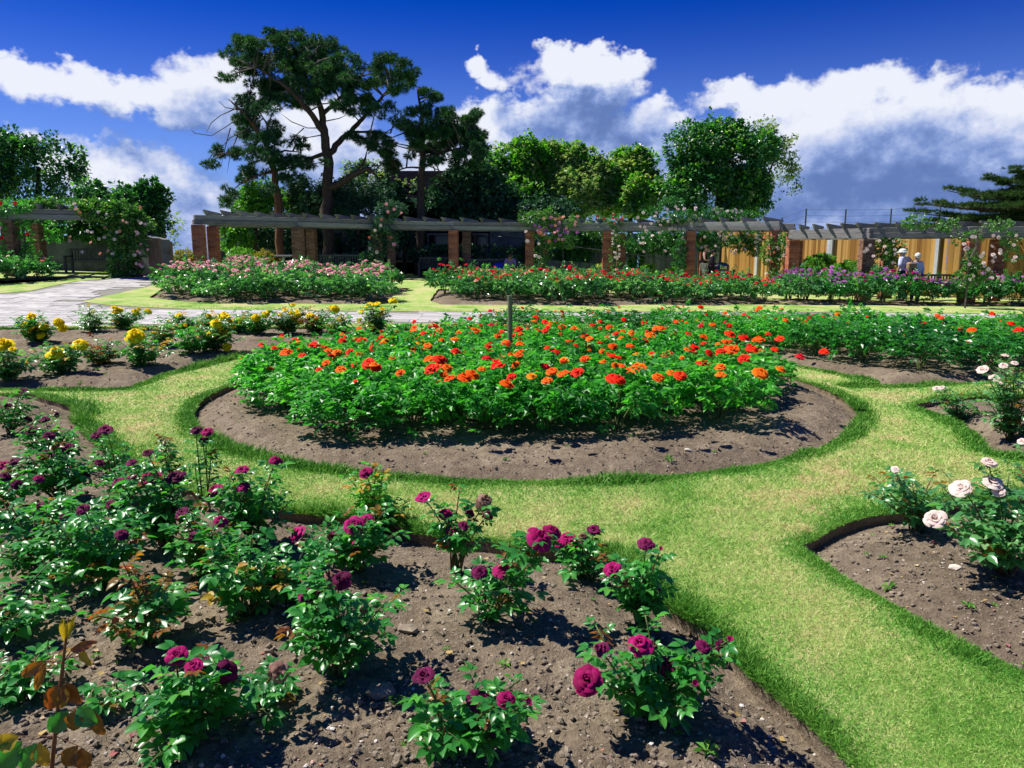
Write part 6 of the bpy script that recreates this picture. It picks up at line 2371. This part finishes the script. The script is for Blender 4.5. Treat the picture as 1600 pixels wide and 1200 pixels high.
spots = []
for s_, ox, oy in (("""215,268 150,318,b 290,285,b 90,297 28,280 228,333 378,337 365,312 405,322 470,317 430,228,o 297,175 530,262,b 585,298 565,375,b 600,395 347,372 422,405,o 457,475,o 470,518,b 545,483,o
708,550,o 718,420,o 645,262,o 690,243 775,318,o 788,198,o 800,255,o 820,270,o 858,290,o 867,193 917,208 930,258 965,178,s 995,255 997,312 870,352,b 922,355,b 877,403,b 955,400 965,450,o 1043,445,b 1085,430,b
1046,515,r 1130,403,o 1155,350,r 1208,382,b 1235,355,r 1208,238,o 1275,440 1258,475,b 1297,382,o 1320,278,o 1313,330,o 1325,225,o 1378,437,o 1448,388,r 1540,360,o 1480,415,o 1455,460,o 1520,505,r 1392,515
1475,178 1528,195 1445,212 1205,548,w 1130,110,r 1350,115,r 1400,145,r 1320,205,r 1245,270 1160,290 1175,180,r""", 400, 450),
                   ("""37,178 90,193 150,200 205,238,b 228,252 98,360 200,352 165,418,r 105,420,o 145,542,r 202,520 240,552,o 320,515 345,495 345,448,b 375,455,b 470,395,b 345,337,b 465,330,o 327,195,o 360,225 385,248
532,233,b 560,197 615,328,r 650,220 430,287 347,290 437,613,b 567,590,b 600,592,r 645,563,o 737,567,o 522,677,b 590,690,r 682,435,b 705,472,b 797,370,b 813,497,b 635,420 570,445,o 715,303 750,298,b 797,243,b
845,183,o 930,228,b 905,265 887,313,b 940,305,b 1003,250,b 1070,258,b 1042,305,b 998,350,b 880,392,o 885,430,o 970,545,b 1048,457,b 1085,425,b 1195,450,b 1185,405,o 1120,228,r 1178,252,r 1155,307,r
1335,462,r 1313,525,b 1195,628,r 1225,490,s 783,93,r 905,122,o 750,155 350,130,o 500,170 1075,100 1000,130 1230,165,r 1300,185,r 1210,160 1370,210,r 1470,130,o 1400,315,r 1280,343,r 1590,280,r 1290,240,r 1325,200""", 850, 450)):
    for t in s_.split():
        q = t.split(',')
        spots.append((ox + float(q[0]) / 3.2, oy + float(q[1]) / 3.2, q[2] if len(q) > 2 else ''))
for t in "1505,541,r 1475,548,r 1380,547,r 1347,548,r 1287,548,r 1467,537,o 1423,520,r 1550,490,o 1580,505,r 1548,545,r 1570,547,r 1585,545,r 1456,566,r 1405,556 1340,527 1255,527 1250,557,r 1518,515 1592,515,r 1465,520".split():
    q = t.split(',')
    spots.append((float(q[0]), float(q[1]), q[2] if len(q) > 2 else ''))
for (x, y, fl) in spots:
    if fl == 'w': mats = ['white', 'salmon']
    elif fl == 'r': mats = ['orange_red', 'red', 'orange_red']
    elif fl == 'o': mats = ['orange', 'orange', 'orange_yellow']
    elif fl == 'b': mats = ['orange_red', 'orange_red', 'orange']
    else: mats = ['orange', 'orange_red', 'orange', 'orange_red']
    h = .62 if y < 640 else .54
    p = P(x, y, h)
    rr = math.hypot(p.x - CX, p.y - CY)
    sz_ = {'b': .072, 's': .034, 'o': .052, 'r': .058}.get(fl, .052)
    if rr < 3.25:
        stick_bloom(ORANGE, p, mats, sz_)
    else:
        p = P(x, y, .64)
        sz_ *= 1.1
        stick_bloom(RED, p, mats if fl != 'o' else ['orange', 'orange_red'], sz_)
far_blooms(ORANGE, lambda c: 1.6 if c.y < 8 else 3.4, ['orange', 'orange_red', 'orange_red', 'orange'], .042, hmul=1.12, shape='mid')
far_blooms(RED, lambda c: 3.2 if c.x < 5 else 1.2, ['orange_red', 'orange_red', 'red', 'orange'], .042, shape='mid')

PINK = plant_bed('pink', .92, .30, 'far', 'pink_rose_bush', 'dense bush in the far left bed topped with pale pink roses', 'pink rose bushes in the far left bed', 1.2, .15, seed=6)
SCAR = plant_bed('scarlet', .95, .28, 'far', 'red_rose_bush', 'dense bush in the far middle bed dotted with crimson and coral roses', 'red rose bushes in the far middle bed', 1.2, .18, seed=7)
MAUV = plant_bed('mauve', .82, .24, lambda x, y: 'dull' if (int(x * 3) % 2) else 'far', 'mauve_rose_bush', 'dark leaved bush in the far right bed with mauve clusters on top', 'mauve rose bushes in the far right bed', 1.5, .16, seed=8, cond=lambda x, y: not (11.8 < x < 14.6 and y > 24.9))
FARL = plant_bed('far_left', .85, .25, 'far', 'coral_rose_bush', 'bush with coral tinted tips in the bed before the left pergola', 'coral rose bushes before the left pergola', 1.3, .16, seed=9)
BED_BACK = 23.0
far_blooms(PINK, lambda c: 22 if c.y > 21.6 and c.x < -2.8 else (9.0 if c.y > 21.6 else 2.0), lambda c: ['pink'] if c.x < -3.5 else ['pink', 'red', 'far_purple'], .068, 1.08)
far_blooms(SCAR, lambda c: 7 if c.y < 22 else 14, lambda c: ['red', 'red', 'far_red'] if c.y < 22.5 and c.x > 1 else (['far_orange', 'far_red', 'red'] if c.x < 4 else ['red', 'red', 'magenta', 'far_red']), .068, 1.05)
far_blooms(MAUV, lambda c: 22, ['far_purple', 'far_purple', 'far_purple', 'magenta'], .07, 1.06)
far_blooms(FARL, 3, ['salmon', 'far_orange', 'pink'], .05, 1.0)


def nth(i, n):
    w_ = ['leftmost', 'second from the left', 'third from the left', 'fourth from the left', 'fifth from the left', 'sixth from the left', 'seventh from the left']
    if i < min(7, (n + 1) // 2): return w_[i]
    j = n - 1 - i
    w2 = ['rightmost', 'second from the right', 'third from the right', 'fourth from the right', 'fifth from the right', 'sixth from the right', 'seventh from the right']
    return w2[j] if j < 7 else 'middle one'


def name_rows(objs, what, where, rest):
    """the bushes of the nearest row are told apart by their place in it"""
    left = sorted(objs, key=lambda q: q[1].x / q[1].y)
    wb = .80 / left[0][1].y if not left else .80 / (sum(q[1].y for q in left) / len(left))
    cells = {}
    for q in left:
        k = round(q[1].x / q[1].y / wb)
        if k not in cells or q[1].y < cells[k][1].y: cells[k] = q
    front = [cells[k] for k in sorted(cells)]
    n = len(front)
    if n > 14:
        front = front[:7] + front[n - 7:]
        n = 14
    ids = set(id(q) for q in front)
    for i, q in enumerate(front):
        q[0]['label'] = what + ' in the nearest row of ' + where + ', ' + nth(i, n)
    for q in objs:
        if id(q) not in ids: q[0]['label'] = rest


name_rows(ORANGE, 'orange rose bush', 'the round bed', 'bright green bush with orange and red roses inside the round bed')
name_rows(RED, 'scarlet rose bush', 'the wide right bed', 'leafy bush with few scarlet and coral roses within the wide right bed')
name_rows(PINK, 'pink rose bush', 'the far left bed', 'dense bush within the far left bed topped with pale pink roses')
name_rows(SCAR, 'red rose bush', 'the far middle bed', 'dense bush within the far middle bed dotted with crimson and coral roses')
name_rows(MAUV, 'mauve rose bush', 'the far right bed', 'dark leaved bush within the far right bed with mauve clusters on top')
name_rows(FARL, 'coral rose bush', 'the left pergola bed', 'bush with coral tips behind others before the left pergola')

# ---------------------------------------------------------------- climbers, shrubs and ivy round the pergola
def climber(name, label, cat, blobs, n, size, mat, stems=(), blooms=None, Y0=None, seed=50, gap=.1, tmpl=None, second=None):
    b0 = blobs[0][0]
    xs = stems[0][0] if stems else Vector((b0.x, b0.y, tzf(b0.x, b0.y)))
    root = empty(name, (xs.x, xs.y, tzf(xs.x, xs.y)), label, cat)
    for st in stems:
        Geo().tube(rel(root, st), [.03] * (len(st) - 1) + [.012], 5).obj('stem', M['twig'], root)
    set_tags(foliage('foliage', blobs, n, size, M[mat], root, tmpl or SPRAYS, shell=.35, gap=gap, lump_=.1, seed=seed), kind='stuff')
    if second:
        set_tags(foliage('pale_leaves', blobs, second[1], second[2], M[second[0]], root, LT, shell=.7, gap=.3, lump_=.1, seed=seed + 1), kind='stuff')
    if blooms:
        for (x, y, Y, mt, s_) in blooms:
            p = D(x, y, Y) - Vector(root.location)
            ax = Vector((rnd_b.uniform(-.5, .5), -1, rnd_b.uniform(-.1, .8))).normalized()
            o = link('bloom', get_bloom('far', mt, rnd_b.randrange(3)), root)
            o.matrix_local = Matrix.Translation(p) @ ax.to_track_quat('Z', 'Y').to_matrix().to_4x4() @ Matrix.Scale(s_, 4)
    return root


def pb(x, y, rx, ry, Y, dy=.35):
    return pxblob(x, y, rx, ry, Y, dy)


def vstem(x, y0, y1, Y):
    a = D(x, y0, Y)
    return [Vector((a.x, a.y, tzf(a.x, a.y))), D(x + 2, (y0 + y1) / 2, Y), D(x - 1, y1, Y)]


rb = lambda xs, ys, Y, mt, n, s_, sd: [(random.Random(sd + i).uniform(*xs), random.Random(sd * 3 + i).uniform(*ys), Y, mt if isinstance(mt, str) else mt[i % len(mt)], s_) for i in range(n)]
climber('climbing_rose', 'big pale green climber smothering the end of the left pergola', 'climber',
        [pb(110, 325, 34, 7, 27.2, .5), (pb(158, 330, 28, 13, 27.0, .5)), pb(185, 340, 26, 22, 26.9, .5), pb(190, 375, 16, 30, 26.9, .4), pb(188, 415, 12, 18, 26.9, .35), pb(205, 350, 14, 16, 27, .4), pb(60, 321, 30, 5, 27, .4)],
        3400, .24, 'climber', [vstem(184, 425, 350, 26.9), vstem(192, 425, 360, 26.9), vstem(178, 425, 345, 26.9)], rb((95, 225), (318, 400), 26.3, ['white', 'far_orange'], 26, .06, 5), seed=51, gap=.15)
climber('climbing_rose', 'climbing rose with blush blooms on the pillar nearest the left path opening', 'climber', [pb(214, 360, 8, 20, 27.1, .3), pb(218, 385, 7, 24, 27.1, .3), pb(210, 415, 6, 14, 27.1, .3), pb(228, 350, 8, 7, 27.1, .3)],
        600, .2, 'climber', [vstem(215, 428, 350, 27.1)], rb((208, 232), (335, 420), 26.7, ['white', 'pink'], 12, .06, 6), seed=52)
climber('climbing_rose', 'red flowered climber over the leftmost pillars', 'climber', [pb(10, 323, 34, 8, 25.9, .5), pb(0, 375, 9, 34, 25.6, .3), pb(38, 370, 6, 30, 26.2, .3), pb(82, 362, 8, 14, 27.6, .3), pb(45, 395, 7, 10, 26.3, .3)],
        800, .19, 'leaf', [vstem(38, 430, 350, 26.2)], [(24, 318, 25.3, 'red', .08), (4, 372, 25.3, 'red', .09), (43, 366, 25.8, 'red', .07), (2, 318, 25.3, 'red', .07), (1, 356, 25.3, 'pink', .06)], seed=53)
climber('climbing_rose', 'ivy dark climber with pale pink roses wrapping the third pillar', 'climber', [pb(591, 380, 10, 34, 32.7, .35), pb(588, 415, 11, 20, 32.8, .35), pb(602, 350, 16, 12, 32.6, .4), pb(612, 325, 22, 9, 32.8, .5), pb(612, 375, 9, 12, 32.7, .3), pb(575, 410, 14, 16, 33, .4)],
        1500, .2, 'ivy_dark', [vstem(590, 430, 360, 32.7)], [(586, 360, 32.2, 'white', .07), (595, 353, 32.2, 'white', .08), (577, 371, 32.2, 'salmon', .06), (589, 394, 32.2, 'white', .09), (578, 388, 32.2, 'white', .07), (616, 382, 32.2, 'pink', .09), (611, 371, 32.2, 'salmon', .06), (604, 319, 32.2, 'pink', .08), (606, 331, 32.2, 'pink', .07), (616, 327, 32.2, 'pink', .07), (627, 333, 32.2, 'pink', .06), (596, 343, 32.2, 'salmon', .06)], seed=54)
climber('climbing_rose', 'leafy climber on the beam with dusky pink clusters above the fifth pillar', 'climber', [pb(838, 340, 26, 7, 34, .5), pb(880, 345, 22, 5, 34, .5), pb(862, 333, 10, 9, 34, .4), pb(856, 372, 22, 15, 34.1, .5), pb(880, 375, 18, 12, 34.2, .5), pb(845, 400, 9, 20, 34.0, .3), pb(930, 352, 10, 18, 34.6, .4)],
        1700, .20, 'climber', [vstem(842, 430, 360, 34)], rb((835, 905), (338, 378), 33.4, ['pink', 'far_orange', 'far_purple'], 34, .075, 8) + [(843, 364, 33.3, 'salmon', .13), (824, 377, 33.5, 'white', .10), (837, 400, 33.4, 'white', .09), (842, 402, 33.4, 'white', .08), (842, 381, 33.4, 'white', .07), (822, 362, 33.4, 'white', .07)], seed=55)
climber('climbing_rose', 'white rose trailing down between the sixth pair of pillars', 'climber', [pb(961, 375, 4, 18, 33.8, .25), pb(960, 405, 5, 22, 33.8, .25), pb(975, 372, 8, 10, 34.2, .3), pb(963, 345, 14, 8, 33.8, .3)],
        420, .18, 'climber', [vstem(960, 430, 360, 33.8)], rb((955, 968), (360, 425), 33.4, 'white', 16, .06, 9) + rb((925, 975), (335, 350), 33.4, ['red', 'salmon'], 9, .06, 19), seed=56)
climber('climbing_hydrangea', 'large climber with flat whitish flower heads hanging over the grey fence', 'climber',
        [pb(1010, 375, 22, 12, 35.2, .5), pb(1050, 372, 28, 12, 34.6, .5), pb(1045, 343, 20, 7, 33.4, .5), pb(1070, 338, 20, 7, 33, .5), pb(1020, 330, 12, 4, 33.6, .3), pb(1112, 332, 22, 5, 33, .4), pb(1100, 375, 14, 16, 34, .4), pb(1062, 395, 8, 26, 32.7, .3), pb(1050, 318, 20, 8, 34, .4)],
        2300, .21, 'ivy', [vstem(1062, 432, 370, 32.7)], rb((995, 1130), (322, 395), 32.9, ['white'], 60, .075, 10), seed=57)
climber('climbing_hydrangea', 'white flowered creeper hanging in two swags over the board fence', 'climber',
        [pb(1130, 372, 20, 8, 34.5, .5), pb(1160, 380, 20, 10, 34.2, .4), pb(1175, 370, 20, 8, 34, .4), pb(1110, 385, 9, 20, 34.4, .3), pb(1178, 390, 9, 9, 34, .3), pb(1150, 336, 30, 5, 33.5, .4), pb(1182, 334, 14, 4, 33.5, .3)],
        1500, .20, 'ivy', [vstem(1108, 432, 380, 34.4)], rb((1100, 1190), (325, 398), 33.2, ['white'], 40, .07, 11), seed=58)
climber('climbing_rose', 'sparse climber with small white roses around the pillar left of the scribbled one', 'climber', [pb(1200, 390, 7, 20, 30.8, .25), pb(1222, 388, 7, 22, 30.6, .25), pb(1208, 415, 8, 14, 30.7, .25), pb(1230, 375, 8, 6, 29.3, .2)],
        480, .18, 'climber', [vstem(1204, 432, 370, 30.7)], rb((1194, 1236), (365, 430), 30.3, ['white', 'salmon', 'white'], 22, .055, 12), seed=59)
climber('climbing_rose', 'bright green climber between the second pillar pair of the lower pergola', 'climber', [pb(1384, 385, 16, 14, 26.4, .35), pb(1402, 383, 10, 9, 26.6, .35), pb(1378, 410, 9, 22, 26.3, .3), pb(1370, 430, 12, 10, 26, .3), pb(1395, 415, 6, 14, 26.4, .3)],
        700, .18, 'climber', [vstem(1380, 435, 375, 26.4)], rb((1345, 1400), (375, 415), 25.4, ['white'], 12, .06, 13), seed=60)
climber('climbing_rose', 'climbing rose with white clusters and bare curved stems on the right pillar', 'climber', [pb(1520, 372, 9, 8, 22.9, .3), pb(1518, 410, 10, 18, 22.9, .3), pb(1530, 428, 12, 12, 22.9, .3), pb(1578, 376, 8, 9, 23.4, .3), pb(1582, 398, 6, 8, 23.4, .3), pb(1500, 372, 8, 8, 23, .3), pb(1480, 352, 12, 5, 23.6, .3), pb(1430, 348, 20, 8, 24.6, .3), pb(1560, 352, 16, 4, 23.6, .3), pb(1510, 430, 10, 14, 23, .3)],
        1200, .16, 'climber', [vstem(1512, 440, 380, 22.9), [D(1512, 440, 22.9), D(1514, 408, 22.7), D(1526, 385, 22.7), D(1527, 365, 22.7), D(1545, 348, 22.7)]], rb((1505, 1590), (365, 440), 22.4, ['white'], 30, .06, 14), seed=61)

# shrubs
for (lb, nm, mat, bl, n, sz_, sd_) in [
    ('golden shrub below the pergola near the display board', 'golden_shrub', 'shrub_gold', [pb(412, 408, 22, 11, 33.5, .5)], 900, .2, 70),
    ('fresh green perennials between the black bin and the golden shrub', 'leafy_perennial', 'shrub', [pb(375, 402, 20, 12, 33.2, .5), pb(358, 412, 14, 10, 33, .4), pb(395, 415, 20, 8, 32.6, .4)], 1300, .2, 71),
    ('yellow green shrub beyond the path opening by the railings', 'leafy_perennial', 'shrub_gold', [pb(288, 404, 16, 10, 33.6, .5), pb(300, 412, 10, 8, 33.4, .4)], 700, .2, 72),
    ('rounded dark green shrub at the foot of the board fence', 'rounded_shrub', 'shrub', [pb(1275, 418, 20, 14, 31.5, .6), pb(1288, 410, 12, 12, 31.6, .5)], 1300, .2, 73),
    ('smaller green shrub right of the rounded shrub by the board fence', 'rounded_shrub', 'shrub', [pb(1330, 420, 14, 9, 29.5, .5), pb(1305, 424, 12, 7, 30, .4)], 800, .2, 74),
    ('low green plants at the foot of the grey fence', 'leafy_perennial', 'shrub', [pb(1015, 425, 14, 10, 35, .4), pb(985, 428, 12, 6, 35, .4), pb(1060, 428, 20, 8, 33.6, .4)], 900, .2, 75),
    ('dark ivy bank under the shed windows behind the seated person', 'ivy_bank', 'ivy_dark', [pb(700, 400, 60, 16, 37.5, .6), pb(780, 400, 46, 14, 37.5, .6), pb(730, 415, 80, 14, 36.8, .5), pb(830, 395, 20, 14, 37, .5)], 3600, .25, 76),
    ('ivy hanging dark over the retaining wall between the pines', 'ivy_bank', 'ivy_dark', [pb(480, 385, 50, 34, 39, .5), pb(570, 385, 40, 36, 39, .5), pb(540, 415, 60, 16, 37, .6), pb(400, 370, 30, 20, 39.5, .5), pb(640, 370, 24, 24, 38.4, .5)], 5600, .27, 77),
    ('ivy clump with dark leaves spilling over the grey fence behind the ramp', 'ivy_bank', 'ivy', [pb(905, 385, 30, 24, 38, .4), pb(870, 390, 20, 24, 38, .4), pb(1030, 380, 30, 14, 37.5, .4), pb(930, 372, 40, 8, 38, .4), pb(990, 400, 14, 22, 38.2, .3)], 2600, .25, 78),
    ('pale shrub at the foot of the ramp wall near the sixth pillar', 'leafy_perennial', 'tree_grey', [pb(936, 424, 12, 8, 35, .4), pb(925, 430, 10, 6, 35, .3)], 320, .2, 79),
    ('feathery twiggy bush against the sky right of the left wall', 'twiggy_bush', 'tree_grey', [pb(276, 348, 7, 16, 31, .4), pb(272, 372, 6, 12, 31, .4)], 90, .2, 80),
]:
    climber(nm, lb, 'shrub', bl, n, sz_, mat, (), None, seed=sd_, tmpl=LT if 'ivy' in nm else SPRAYS)
